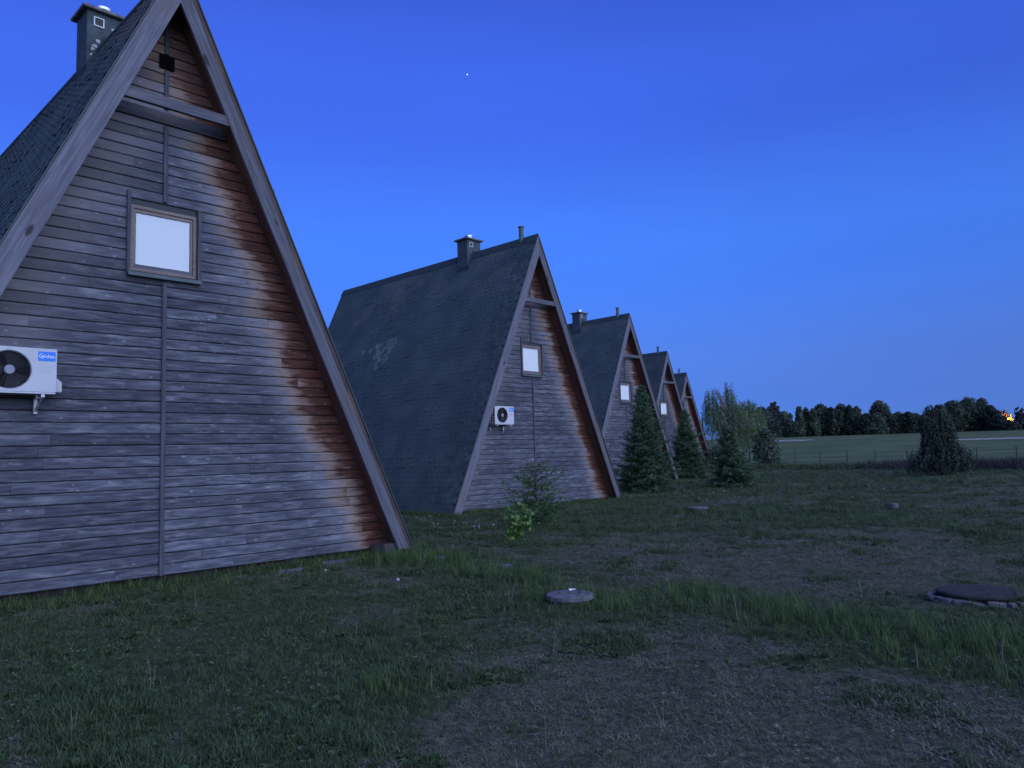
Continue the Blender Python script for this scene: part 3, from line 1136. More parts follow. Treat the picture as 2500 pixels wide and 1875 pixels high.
# ================================================================== outdoor air-conditioner units
def ac_unit(i, u_left, z0, vf, label, decal):
    """front face at depth vf of house i; x to the right, y into the wall"""
    o = empty('air_conditioner', on_house(i, u_left, vf, z0), R(HP[i][1]))
    tag(o, label, 'air conditioner', 'outdoor air conditioner units')
    w, hgt_, d = 0.77, 0.50, 0.27
    fx, fz, fr = 0.305, 0.245, 0.217
    n = 48
    # casing: front sheet with a round opening, then top, bottom, right side and back
    V, F = [], []

    def ring(rad, y):
        b_ = len(V)
        for k in range(n):
            t = 2 * math.pi * k / n
            V.append((fx + rad * math.cos(t), y, fz + rad * math.sin(t)))
        return b_
    r0 = ring(fr, 0.0)
    b_ = len(V)
    for k in range(n):
        t = 2 * math.pi * k / n
        c_, s_ = math.cos(t), math.sin(t)
        # cast to the rectangle
        tx = (w - 0.008 - fx) / c_ if c_ > 1e-6 else ((0.008 - fx) / c_ if c_ < -1e-6 else 9)
        tz = (hgt_ - 0.008 - fz) / s_ if s_ > 1e-6 else ((0.008 - fz) / s_ if s_ < -1e-6 else 9)
        t_ = min(tx, tz)
        V.append((fx + t_ * c_, 0.0, fz + t_ * s_))
    for k in range(n):
        F.append((r0 + k, b_ + k, b_ + (k + 1) % n, r0 + (k + 1) % n)[::-1])
    corners = [(0.008, 0.008), (w - 0.008, 0.008), (w - 0.008, hgt_ - 0.008), (0.008, hgt_ - 0.008)]
    for cx, cz in corners:      # fill the rectangle corners the rays miss
        t = math.atan2(cz - fz, cx - fx) % (2 * math.pi)
        k = int(t / (2 * math.pi) * n)
        q_ = len(V)
        V.append((cx, 0.0, cz))
        F.append((b_ + k, q_, b_ + (k + 1) % n)[::-1])
    r1 = ring(fr - 0.012, 0.022)
    for k in range(n):
        F.append((r0 + k, r0 + (k + 1) % n, r1 + (k + 1) % n, r1 + k)[::-1])
    me_ = bpy.data.meshes.new('casing')
    me_.from_pydata(V, [], F)
    cs = new_obj('casing', me_, MATS['casing_white'], o)
    sh = MB()
    e = 0.008
    sh.add([(e, 0, hgt_ - e), (w - e, 0, hgt_ - e), (w - e, e, hgt_), (e, e, hgt_), (w - e, d, hgt_), (e, d, hgt_)], [(0, 1, 2, 3), (3, 2, 4, 5)])
    sh.add([(w - e, 0, e), (w - e, 0, hgt_ - e), (w, e, e), (w, e, hgt_ - e), (w, d, e), (w, d, hgt_ - e), (w - e, e, hgt_), (w - e, d, hgt_)], [(0, 2, 3, 1), (2, 4, 5, 3), (1, 3, 6), (3, 5, 7, 6)])
    sh.add([(e, 0, e), (w - e, 0, e), (w, e, e), (w, d, e), (0, d, e), (0, e, e)], [(0, 5, 4, 3, 2, 1)])
    sh.box(0.0, 0.012, 0.0, 0.014, e, hgt_ - e)
    sh.box(0.0, 0.02, d - 0.02, d, e, hgt_ - e)
    sh.box(0.02, w - 0.002, d - 0.006, d - 0.001, e + 0.001, hgt_ - e)
    sh.build('cabinet', MATS['casing_white'], o)
    b = MB()
    b.box(0.012, w - 0.012, 0.004, d - 0.02, -0.012, 0.006)
    b.build('base_tray', MATS['galvanised'], o)
    # fan behind the opening
    b = MB()
    b.lathe([(fr - 0.004, 0), (fr - 0.004, 0.002)], 40)
    b.v = [(fx + x, 0.105 + z, fz + y) for x, y, z in b.v]
    b.build('shroud', MATS['black_grille'], o)
    for k in range(3):
        b = MB()
        t0 = k * 2.094 + 0.4
        V, F = [], []
        for q_ in range(7):
            t = t0 + q_ * 0.22
            for rr, yy in ((0.05, 0.085 - 0.004 * q_), (0.20, 0.095 - 0.009 * q_)):
                V.append((fx + rr * math.cos(t), yy, fz + rr * math.sin(t)))
        F = [(2 * q_, 2 * q_ + 1, 2 * q_ + 3, 2 * q_ + 2) for q_ in range(6)]
        b.add(V, F)
        b.build('fan_blade', MATS['dark_plastic'], o)
    g = MB()
    for q_ in range(10):
        rr = 0.060 + q_ * 0.0158
        g.tube([(fx + rr * math.cos(6.28319 * k / 40), 0.006, fz + rr * math.sin(6.28319 * k / 40)) for k in range(41)], 0.0028, 5, False)
    for k in range(8):
        t = k * math.pi / 4 + 0.2
        g.tube([(fx + 0.05 * math.cos(t), 0.011, fz + 0.05 * math.sin(t)), (fx + 0.212 * math.cos(t + 0.12), 0.011, fz + 0.212 * math.sin(t + 0.12))], 0.0032, 5)
    g.build('fan_grille', MATS['dark_plastic'], o)
    b = MB()
    b.lathe([(0.051, 0), (0.051, 0.010), (0.044, 0.014)], 28)
    b.v = [(fx + x, 0.012 - z, fz + y) for x, y, z in b.v]
    b.f = [f[::-1] for f in b.f]
    b.build('hub_cap', MATS['hub_grey'], o)
    # open left side: coil behind a grid
    b = MB()
    b.box(0.014, 0.018, 0.02, d - 0.022, 0.02, hgt_ - 0.02)
    b.build('coil', MATS['coil_dark'], o)
    g = MB()
    for q_ in range(6):
        zz = 0.03 + q_ * 0.086
        g.box(-0.002, 0.008, 0.014, d - 0.021, zz, zz + 0.020)
    for q_ in range(2):
        yy = 0.085 + q_ * 0.085
        g.box(-0.004, 0.006, yy, yy + 0.020, 0.008, hgt_ - 0.008)
    g.build('side_guard', MATS['casing_white'], o)
    # valve cover on the right
    b = MB()
    b.prism([(w + 0.001, 0.02), (w + 0.085, 0.02), (w + 0.085, 0.135), (w + 0.03, 0.185), (w + 0.001, 0.20)], 0.11, 0.25)
    b.build('valve_cover', MATS['casing_white'], o, bevel=0.006)
    # wall brackets
    wy = HR - vf - 0.004
    for bx in (0.10, 0.62):
        b = MB()
        b.box(bx, bx + 0.035, 0.01, wy - 0.004, -0.05, -0.014)
        b.box(bx, bx + 0.035, wy - 0.035, wy, -0.22, -0.051)
        b.add([(bx + 0.01, 0.03, -0.052), (bx + 0.025, 0.03, -0.052), (bx + 0.025, 0.06, -0.052), (bx + 0.01, 0.06, -0.052),
               (bx + 0.01, wy - 0.04, -0.20), (bx + 0.025, wy - 0.04, -0.20), (bx + 0.025, wy - 0.037, -0.165), (bx + 0.01, wy - 0.037, -0.165)],
              [(0, 1, 5, 4), (1, 2, 6, 5), (2, 3, 7, 6), (3, 0, 4, 7), (3, 2, 1, 0), (4, 5, 6, 7)])
        b.build('wall_bracket', MATS['galvanised'], o)
    b = MB()
    b.tube([(0.60, 0.10, -0.012), (0.60, 0.10, -0.05), (0.66, 0.12, -0.055), (0.66, 0.12, -0.028)], 0.012, 8)
    b.build('drain_spout', MATS['casing_white'], o)
    # badge with its lettering
    bx0, bx1, bz0, bz1 = 0.578, 0.752, 0.358, 0.465
    b = MB()
    b.box(bx0, bx1, -0.0025, -0.0004, bz0, bz1)
    bd = b.build('badge', MATS['badge_blue'], o)
    t = text_mesh('idea', 0.058, 0.0004)
    t.materials.clear()
    t.materials.append(MATS['badge_white'])
    lt = new_obj('lettering', t, None, bd)
    lt.rotation_euler = (math.pi / 2, 0, 0)
    lt.location = (bx0 + 0.068, -0.0034, bz0 + 0.036)
    # round emblem that runs into a wavy first letter
    V, F = [], []
    mb = MB()
    cx, cz = bx0 + 0.037, bz0 + 0.056
    K = 24
    for k in range(K + 1):
        tt = 0.9 + (2 * math.pi - 1.7) * k / K
        th = 0.0015 + 0.0045 * math.sin(math.pi * k / K)
        V += [(cx + (0.027 - th) * math.cos(tt), -0.0034, cz + (0.027 - th) * math.sin(tt)), (cx + 0.027 * math.cos(tt), -0.0034, cz + 0.027 * math.sin(tt))]
    mb.add(V, [(2 * k, 2 * k + 1, 2 * k + 3, 2 * k + 2) for k in range(K)])
    for xa, za, xb, zb in ((0.034, 0.036, 0.040, 0.062), (0.040, 0.062, 0.047, 0.042), (0.047, 0.042, 0.054, 0.066), (0.054, 0.066, 0.060, 0.036)):
        mb.add([(bx0 + xa - 0.003, -0.0034, bz0 + za), (bx0 + xa + 0.003, -0.0034, bz0 + za), (bx0 + xb + 0.003, -0.0034, bz0 + zb), (bx0 + xb - 0.003, -0.0034, bz0 + zb)], [(0, 1, 2, 3)])
    mb.build('emblem', MATS['badge_white'], bd)
    if decal:      # open grey ring below the badge
        mb = MB()
        V = []
        cx, cz = 0.665, 0.292
        for k in range(K + 1):
            tt = 1.9 + 5.0 * k / K
            th = 0.004 + 0.012 * math.sin(math.pi * k / K)
            V += [(cx + (0.046 - th) * math.cos(tt), -0.0012, cz + (0.046 - th) * math.sin(tt)), (cx + 0.046 * math.cos(tt), -0.0012, cz + 0.046 * math.sin(tt))]
        mb.add(V, [(2 * k, 2 * k + 1, 2 * k + 3, 2 * k + 2) for k in range(K)])
        mb.build('decal', MATS['decal_grey'], o)
    for k in range(3):
        b = MB()
        b.box(0.585 + 0.008 * (k % 2), 0.735 - 0.012 * (k % 2), -0.0012, -0.0003, 0.222 + 0.034 * k, 0.225 + 0.034 * k)
        b.build('pressed_line', MATS['decal_grey'], o)
    return o


ac_unit(0, -2.085, 2.268, 0.12, 'white outdoor air conditioner at the left edge, on the nearest gable', False)
ac_unit(1, -1.985, 2.375, 0.10, 'white outdoor air conditioner hung on the second house gable', True)


# ================================================================== manhole lids, slabs, odds and ends
def zg(x, y):
    return float(hgt(x, y))


def round_lid(p, r, label, mat, rise=0.12, group='round concrete manhole lids'):
    o = empty('manhole', (p[0], p[1], zg(*p)))
    tag(o, label, 'manhole', group)
    b = MB()
    b.lathe([(r * 0.80, -0.15), (r * 0.80, rise - 0.05)], 36)
    b.build('shaft_ring', MATS[mat], o)
    b = MB()
    b.lathe([(r * 0.97, rise - 0.048), (r, rise - 0.04), (r, rise - 0.008), (r * 0.97, rise), (r * 0.90, rise + 0.004), (r * 0.1, rise + 0.012)], 44)
    b.build('lid', MATS[mat], o)
    for s in (-1, 1):
        b = MB()
        b.tube([(s * r * 0.45, -0.05, rise), (s * r * 0.45, -0.04, rise + 0.026), (s * r * 0.45, 0.04, rise + 0.026), (s * r * 0.45, 0.05, rise)], 0.007, 6)
        b.build('lifting_loop', MATS['old_timber'], o)
    return o


round_lid(LID1, 0.232, 'grey concrete manhole lid with a white scrap on it, in tall grass', 'concrete', 0.092)
round_lid(LID3, 0.235, 'small far concrete manhole lid on the lawn near the spruces', 'concrete', 0.12)
b = MB()
V = [(-0.035, -0.02, 0), (0.03, -0.024, 0.012), (0.036, 0.02, 0.004), (-0.03, 0.024, 0.010)]
b.add(V + [(x, y, z + 0.006) for x, y, z in V], [(3, 2, 1, 0), (4, 5, 6, 7), (0, 1, 5, 4), (1, 2, 6, 5), (2, 3, 7, 6), (3, 0, 4, 7)])
o = b.build('paper_scrap', MATS['paper_white'])
o.location = (LID1[0] + 0.035, LID1[1] + 0.13, zg(*LID1) + 0.103)
o.rotation_euler = (0, 0, 0.3)
tag(o, 'small white scrap lying on the grey concrete lid', 'scrap')

o = empty('manhole', (LID2[0], LID2[1], zg(*LID2)))
tag(o, 'wide dark manhole lid ringed with rubble, at the right edge', 'manhole')
b = MB()
b.lathe([(0.30, -0.1), (0.30, 0.042), (0.28, 0.046)], 36)
b.build('shaft_ring', MATS['concrete_dark'], o)
b = MB()
b.lathe([(0.33, 0.049), (0.35, 0.054), (0.35, 0.072), (0.335, 0.082), (0.05, 0.092)], 40)
b.build('lid', MATS['concrete_dark'], o)
rs = random.Random(12)
for k in range(27):
    t = 2 * math.pi * k / 27 + rs.uniform(-0.06, 0.06)
    rr = 0.385 + rs.uniform(-0.015, 0.02)
    sx, sy, sz = rs.uniform(0.03, 0.048), rs.uniform(0.022, 0.036), rs.uniform(0.018, 0.034)
    b = MB()
    b.box(-sx, sx, -sy, sy, -0.02, sz)
    b.v = [(x + rs.uniform(-0.008, 0.008), y + rs.uniform(-0.008, 0.008), z + rs.uniform(-0.006, 0.006)) for x, y, z in b.v]
    s_ = b.build('rubble_stone', MATS['rubble_stone'], o, bevel=0.006, seg=1)
    s_.location = (rr * math.cos(t), rr * math.sin(t), 0.012)
    s_.rotation_euler = (0, 0, t + math.pi / 2 + rs.uniform(-0.3, 0.3))


def slab(name, p, sx, sy, h_, rz, mat, label, cat, seed=1):
    rs_ = random.Random(seed)
    b_ = MB()
    poly = []
    n = 9
    for k in range(n):
        t = 2 * math.pi * k / n
        rr = 1 / max(abs(math.cos(t)), abs(math.sin(t))) ** 0.75 * rs_.uniform(0.86, 1.05)
        poly.append((sx * rr * math.cos(t), sy * rr * math.sin(t)))
    b_.add([(x, y, -0.05) for x, y in poly] + [(x * 0.97, y * 0.97, h_ + rs_.uniform(-0.004, 0.004)) for x, y in poly],
           [tuple(range(n - 1, -1, -1)), tuple(range(n, 2 * n))] + [(k, (k + 1) % n, n + (k + 1) % n, n + k) for k in range(n)])
    o_ = b_.build(name, MATS[mat], bevel=0.006, seg=1)
    o_.location = (p[0], p[1], zg(*p))
    o_.rotation_euler = (0, 0, rz)
    tag(o_, label, cat)
    return o_


slab('stone_slab', (-1.22, 11.25), 0.19, 0.11, 0.045, -0.3, 'slab_stone', 'flat dark stone slab in the grass by the nearest house foot', 'slab', 2)
slab('stone_slab', (-0.2, 10.2), 0.13, 0.08, 0.04, 0.4, 'slab_stone', 'small dark slab in the grass left of the grey lid', 'slab', 3)
slab('concrete_block', (8.7, 18.0), 0.09, 0.07, 0.13, 0.2, 'concrete', 'small pale block standing alone on the right lawn', 'block', 4)
for k, (u_, l_, v_, lb) in enumerate(((2.35, 0.62, 0.02, 'thin pale edging board near the foot of the nearest house'), (1.45, 0.42, -0.22, 'short weathered board lying in the grass before the nearest wall'))):
    b = MB()
    b.box(-l_ / 2, l_ / 2, -0.022, 0.022, -0.03, 0.05 if k == 0 else 0.045)
    o = b.build('edging_board', MATS['beam_level'], bevel=0.004, seg=1)
    p = on_house(0, u_, v_, 0)
    o.location = (p[0], p[1], zg(p[0], p[1]) - 0.005)
    o.rotation_euler = (0, 0.02, R(46 + 4 * k))
    tag(o, lb, 'board')


# ================================================================== vegetation builders
def rand_quads(cen, size, rs, flat=0.0, asp=1.0, direc=None):
    """one leaf-shaped quad (a diamond) at every centre"""
    n = len(cen)
    if direc is None:
        a = rs.normal(size=(n, 3))
    else:
        a = direc + 0.001
    a /= np.linalg.norm(a, axis=1, keepdims=True)
    b_ = rs.normal(size=(n, 3))
    b_ -= (b_ * a).sum(1, keepdims=True) * a
    b_ /= np.linalg.norm(b_, axis=1, keepdims=True)
    s = (size * rs.uniform(0.6, 1.3, n))[:, None]
    p0 = cen - a * s
    p1 = cen + b_ * s * asp
    p2 = cen + a * s
    p3 = cen - b_ * s * asp
    return np.stack([p0, p1, p2, p3], 1)


def conifer(name, p, h_, r_, seed, label, mat='needle_dark', dens=1.0, lean=0.0, start=0.03, power=0.85, droop=0.35, sprig=0.075, group='young conifers in front of the houses'):
    rs = np.random.RandomState(seed)
    o = empty(name, (p[0], p[1], zg(*p) - 0.02))
    tag(o, label, 'conifer', group)
    b = MB()
    b.tube([(0, 0, -0.1), (0.01, 0, h_ * 0.3), (0.0, 0.01, h_ * 0.7), (lean, 0, h_ * 1.0)], [0.022 * h_ * 0.6, 0.016 * h_ * 0.6, 0.008 * h_ * 0.6, 0.003], 8)
    br = MB()
    C, D, T = [], [], []
    nwh = int(h_ / 0.105 * dens ** 0.5)
    for k in range(nwh):
        f = start + (0.985 - start) * (k + rs.rand() * 0.6) / nwh
        z = f * h_
        L0 = r_ * (1 - f) ** power * (1.0 if f > 0.12 else 0.75 + 2 * f) + 0.06
        nb = max(3, int(7 * dens * (0.6 + 0.6 * (1 - f))))
        a0 = rs.rand() * 6.28
        for j in range(nb):
            az = a0 + 6.283 * j / nb + rs.normal() * 0.25
            L = L0 * rs.uniform(0.50, 1.15) * (0.72 + 0.6 * float(vnoise(np.array(az * 1.3 + 40 + seed), np.array(f * 7.0 + 30))))
            rise = 0.55 * f - droop * (1 - f) * 0.6 + rs.normal() * 0.10
            dv = np.array((math.cos(az), math.sin(az), rise))
            pts = []
            ns = max(3, int(L / 0.09))
            for q_ in range(ns + 1):
                t = q_ / ns
                pp = np.array((lean * f, 0, z)) + dv * L * t
                pp[2] += L * (0.22 * t * t - 0.10 * t) * (1 if f < 0.7 else 0.3)
                pts.append(pp)
            br.tube([tuple(pts[0]), tuple(pts[ns // 2]), tuple(pts[-1])], [0.008 + 0.004 * L, 0.005, 0.002], 3, False)
            side = np.array((-math.sin(az), math.cos(az), 0))
            for q_ in range(1, ns + 1):
                t = q_ / ns
                for s_ in (-1, 1):
                    tl = L * (1 - t) * 0.42 + 0.05
                    m_ = max(1, int(tl / 0.055 * dens))
                    for e_ in range(m_):
                        g_ = (e_ + rs.rand()) / m_
                        dd = side * s_ * 0.85 + dv * 0.55 + np.array((0, 0, -0.22 + rs.normal() * 0.2))
                        C.append(pts[q_] + dd * tl * g_ + rs.normal(size=3) * 0.012)
                        D.append(dd + rs.normal(size=3) * 0.35)
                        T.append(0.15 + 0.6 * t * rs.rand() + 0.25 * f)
            C.append(pts[-1])
            D.append(dv)
            T.append(0.9)
    C, D, T = np.array(C), np.array(D), np.clip(np.array(T), 0, 1)
    V = rand_quads(C, sprig, rs, asp=0.16, direc=D)
    V2 = rand_quads(C + rs.normal(size=C.shape) * 0.02, sprig * 0.8, rs, asp=0.14, direc=D + rs.normal(size=D.shape) * 0.8)
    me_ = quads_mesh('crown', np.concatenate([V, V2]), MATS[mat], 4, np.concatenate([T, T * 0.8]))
    tk = b.build('trunk', MATS['bark'], o, smooth=True)
    br.build('branches', MATS['bark'], tk)
    new_obj('crown', me_, None, o)
    return o


def broad_tree(name, p, z0, top, half, seed, label, mat='leaf_dark', leaf=0.30, n=3200, pointed=0.0, trunk_h=0.12, lobes=7, group='trees along the far edge of the field', cat='tree', gap=0.0, bark='bark'):
    """trunk and limbs with leaf clumps at the limb ends; top = total height, half = half width of the crown"""
    rs = np.random.RandomState(seed)
    o = empty(name, (p[0], p[1], z0))
    tag(o, label, cat, group)
    b = MB()
    b.tube([(0, 0, -0.3), (0.03 * top, 0, top * 0.35), (0, 0.02 * top, top * 0.8)], [0.03 * top, 0.02 * top, 0.006 * top], 7)
    cl = []
    zlo = top * trunk_h
    for k in range(lobes * 3):
        f = (k + rs.rand()) / (lobes * 3)
        z = zlo + (top - zlo) * (0.06 + 0.86 * f)
        env = (math.sqrt(max(0.03, 1 - ((f - 0.35) / 0.68) ** 2)) if f > 0.35 else 1.0) if pointed < 0.5 else (1.02 - f) ** 0.7
        rr = half * env * rs.uniform(0.35, 0.78)
        az = k * 2.4 + rs.normal() * 0.4
        sz = half * rs.uniform(0.30, 0.46) * (0.75 + 0.45 * env)
        cl.append((np.array((rr * math.cos(az), rr * math.sin(az), z)), sz))
        b.tube([(0.02 * top, 0, z * 0.62), (rr * 0.5 * math.cos(az), rr * 0.5 * math.sin(az), z * 0.86), (rr * math.cos(az), rr * math.sin(az), z)], [0.010 * top, 0.007 * top, 0.002 * top], 4, False)
    cl.append((np.array((0, 0, top * 0.93)), half * (0.16 if pointed > 0.5 else 0.34)))
    C, T = [], []
    per = n // len(cl)
    for c_, sz in cl:
        d_ = rs.normal(size=(per, 3))
        d_ /= np.linalg.norm(d_, axis=1, keepdims=True)
        rad = sz * (0.55 + 0.55 * rs.rand(per)) * (0.8 + 0.45 * vnoise(d_[:, 0] * 3 + 50 + c_[2], d_[:, 1] * 3 + 50 + d_[:, 2] * 2))
        q_ = c_ + d_ * rad[:, None] * np.array((1, 1, 0.85 + 0.5 * pointed))
        q_ = q_[q_[:, 2] > zlo * 0.3]
        C.append(q_)
        T.append(np.clip(0.35 + 0.25 * rs.normal(size=len(q_)) + 0.25 * (rs.rand() - 0.5), 0, 1))
    C, T = np.concatenate(C), np.concatenate(T)
    if gap:
        keep = fbm(C[:, 0] * 1.6 + 40, C[:, 2] * 1.6 + C[:, 1], 2) > gap
        C, T = C[keep], T[keep]
    V = rand_quads(C, leaf, rs, asp=0.6)
    tk = b.build('trunk', MATS[bark], o, smooth=True)
    new_obj('crown', quads_mesh('crown', V, MATS[mat], 4, T), None, o)
    return o


def weeping_tree(name, p, top, half, seed, label, mat, leaf=0.07, strands=260, skirt=0.15, waist=1.0, group=None, bark='bark', loose=1.0, z0=None, leaders=((0, 0, 1.0, 1.0),)):
    """limbs arch out and let long leafy strands hang"""
    rs = np.random.RandomState(seed)
    o = empty(name, (p[0], p[1], zg(*p) - 0.02 if z0 is None else z0))
    tag(o, label, 'tree', group)
    b = MB()
    b.tube([(0, 0, -0.2), (0.02 * top, 0.01 * top, top * 0.4), (-0.01 * top, 0, top * 0.85)], [0.024 * top, 0.017 * top, 0.005 * top], 8)
    C, D, T = [], [], []
    for k in range(strands):
        lx, ly, lh, lw = leaders[rs.randint(len(leaders))]
        f = rs.beta(1.6, 1.3)
        z = top * lh * (0.26 + 0.72 * f)
        az = rs.rand() * 6.283
        env = math.sqrt(max(0.03, 1 - (max(0, (f - 0.35)) / 0.66) ** 2))
        L = half * lw * env * math.sqrt(rs.uniform(0.08, 1.0)) * (waist if 0.35 < f < 0.75 else 1.0)
        zz = z
        tip = np.array((lx + L * math.cos(az), ly + L * math.sin(az), z + 0.10 * top * rs.uniform(-0.3, 0.9) * (1 - f * 0.6)))
        if rs.rand() < 0.35:
            b.tube([(0, 0, z * 0.78), (tip[0] * 0.55, tip[1] * 0.55, (z + tip[2]) * 0.5 + 0.03 * top), tuple(tip)], [0.006 * top, 0.003 * top, 0.0008 * top], 4, False)
        hang = rs.uniform(0.25, 0.75) * (tip[2] - skirt * top * rs.uniform(0, 1.5)) * loose
        hang = max(0.12 * top * 0.5, hang)
        nl = max(4, int(hang / (leaf * 0.75)))
        t = (np.arange(nl) + rs.rand(nl)) / nl
        sway = rs.normal(size=2) * 0.06 * hang
        q_ = np.stack([tip[0] + sway[0] * t ** 2 + rs.normal(size=nl) * leaf * 0.55 + 0.25 * leaf * math.cos(az), tip[1] + sway[1] * t ** 2 + rs.normal(size=nl) * leaf * 0.55, tip[2] - hang * t], 1)
        C.append(q_)
        D.append(np.stack([rs.normal(size=nl) * 0.5, rs.normal(size=nl) * 0.5, -np.ones(nl)], 1))
        T.append(np.clip(0.3 + 0.5 * (rs.rand() - 0.3) + 0.2 * rs.normal(size=nl) + 0.25 * f, 0, 1))
    C, D, T = np.concatenate(C), np.concatenate(D), np.concatenate(T)
    keep = C[:, 2] > 0.02
    C, D, T = C[keep], D[keep], T[keep]
    V = rand_quads(C, leaf, rs, asp=0.38, direc=D)
    b.build('trunk', MATS[bark], o, smooth=True)
    new_obj('crown', quads_mesh('crown', V, MATS[mat], 4, T), None, o)
    return o


# --- conifers and the shrub in front of the houses
conifer('spruce_tree', (4.85, 28.9), 4.05, 1.2, 21, 'tallest dark spruce, in front of the third house window', dens=1.55, power=1.02, sprig=0.095)
conifer('spruce_tree', (9.0, 40.6), 3.65, 1.15, 22, 'dark spruce standing in front of the fourth house', dens=1.5, power=0.86, sprig=0.095)
conifer('spruce_tree', (8.5, 30.6), 2.35, 0.98, 23, 'short bushy spruce alone on the lawn right of the houses', dens=1.5, power=0.72, sprig=0.095)
conifer('larch_sapling', (0.42, 15.9), 1.36, 0.74, 24, 'thin sparse larch sapling in front of the second house', 'needle_light', dens=0.95, power=0.55, droop=-0.55, start=0.06, sprig=0.066)


def leafy_sapling(p, h_, seed):
    rs = np.random.RandomState(seed)
    o = empty('maple_sapling', (p[0], p[1], zg(*p) - 0.01))
    tag(o, 'bright green broad-leaved sapling beside the thin larch', 'shrub')
    b = MB()
    P, A = [], []
    for k in range(10):
        az = rs.rand() * 6.28
        sp = rs.uniform(0.05, 0.27)
        hh = h_ * rs.uniform(0.5, 1.0)
        lean = np.array((0.10, 0, 0))
        tip = np.array((sp * math.cos(az), sp * math.sin(az), hh)) + lean * hh / h_
        b.tube([(0, 0, -0.05), tuple(tip * 0.5 + np.array((0.01, 0, 0.02))), tuple(tip)], [0.009, 0.006, 0.003], 5)
        for e in range(34):
            t = rs.uniform(0.12, 1.02)
            P.append(tip * t + rs.normal(size=3) * np.array((0.065, 0.065, 0.03)) * (1.15 - 0.5 * t))
    P = np.array(P)
    P = P[P[:, 2] > 0.03]
    n = len(P)
    # five-pointed leaf polygon, folded a little
    ang = np.linspace(0, 2 * math.pi, 10, endpoint=False)
    rad = np.array([1.0, .62, .92, .6, .72, .25, .72, .6, .92, .62])
    V = np.zeros((n, 10, 3))
    for k in range(n):
        s = rs.uniform(0.030, 0.056)
        nrm = rs.normal(size=3) * 0.6 + np.array((0.1, -0.45, 0.65))
        nrm /= np.linalg.norm(nrm)
        d_ = rs.normal(size=3) * 0.6 + np.array((0, 0, -0.7))
        d_ -= d_.dot(nrm) * nrm
        d_ /= np.linalg.norm(d_)
        e_ = np.cross(nrm, d_)
        V[k] = P[k] + s * (np.cos(ang) * rad)[:, None] * d_ + s * (np.sin(ang) * rad)[:, None] * e_ + (np.abs(np.sin(ang)) * 0.2 * s)[:, None] * nrm
    b.build('stems', MATS['bark'], o, smooth=True)
    new_obj('foliage', quads_mesh('foliage', V, MATS['leaf_bright'], 10, rs.rand(n)), None, o)
    return o


leafy_sapling((-0.06, 13.3), 0.72, 31)

# --- loose trees behind the last house and at the fence
weeping_tree('willow_tree', (18.6, 67.5), 7.3, 2.35, 41, 'tall pale weeping willow just right of the last house', 'leaf_willow', 0.09, 760, 0.08, loose=0.62, group='willows behind the last house', bark='bark_birch', leaders=((-1.25, 0, 0.93, 0.42), (0.45, 0.2, 1.0, 0.40), (1.2, 0, 0.78, 0.6), (-0.5, 0.5, 0.72, 0.85), (1.7, 0.4, 0.62, 0.7)))
weeping_tree('willow_tree', (22.3, 73.5), 6.0, 2.0, 42, 'lower pale willow right of the tall willow', 'leaf_willow', 0.095, 480, 0.10, loose=0.9, group='willows behind the last house', bark='bark_birch')
broad_tree('shrub', (19.7, 60.6), zg(19.7, 60.6), 2.9, 1.15, 43, 'dark round shrub by the left end of the fence', 'leaf_mid', 0.09, 4200, group=None, cat='shrub', trunk_h=0.03)
broad_tree('shrub', (17.2, 66.0), zg(17.2, 66.0), 1.7, 1.0, 44, 'low green shrub below the tall willow', 'leaf_mid', 0.08, 2400, group=None, cat='shrub', trunk_h=0.03)
weeping_tree('weeping_tree', (19.4, 35.4), 3.3, 0.98, 45, 'dark weeping tree standing alone at the right fence', 'leaf_dark', 0.062, 1250, 0.0, loose=1.25, leaders=((-0.42, 0, 1.0, 0.34), (0.22, 0, 0.96, 0.55), (-0.05, 0, 0.74, 0.72), (0.1, 0.1, 0.60, 0.95), (0.45, 0, 0.46, 1.0), (-0.45, 0, 0.42, 1.05)))
b = None

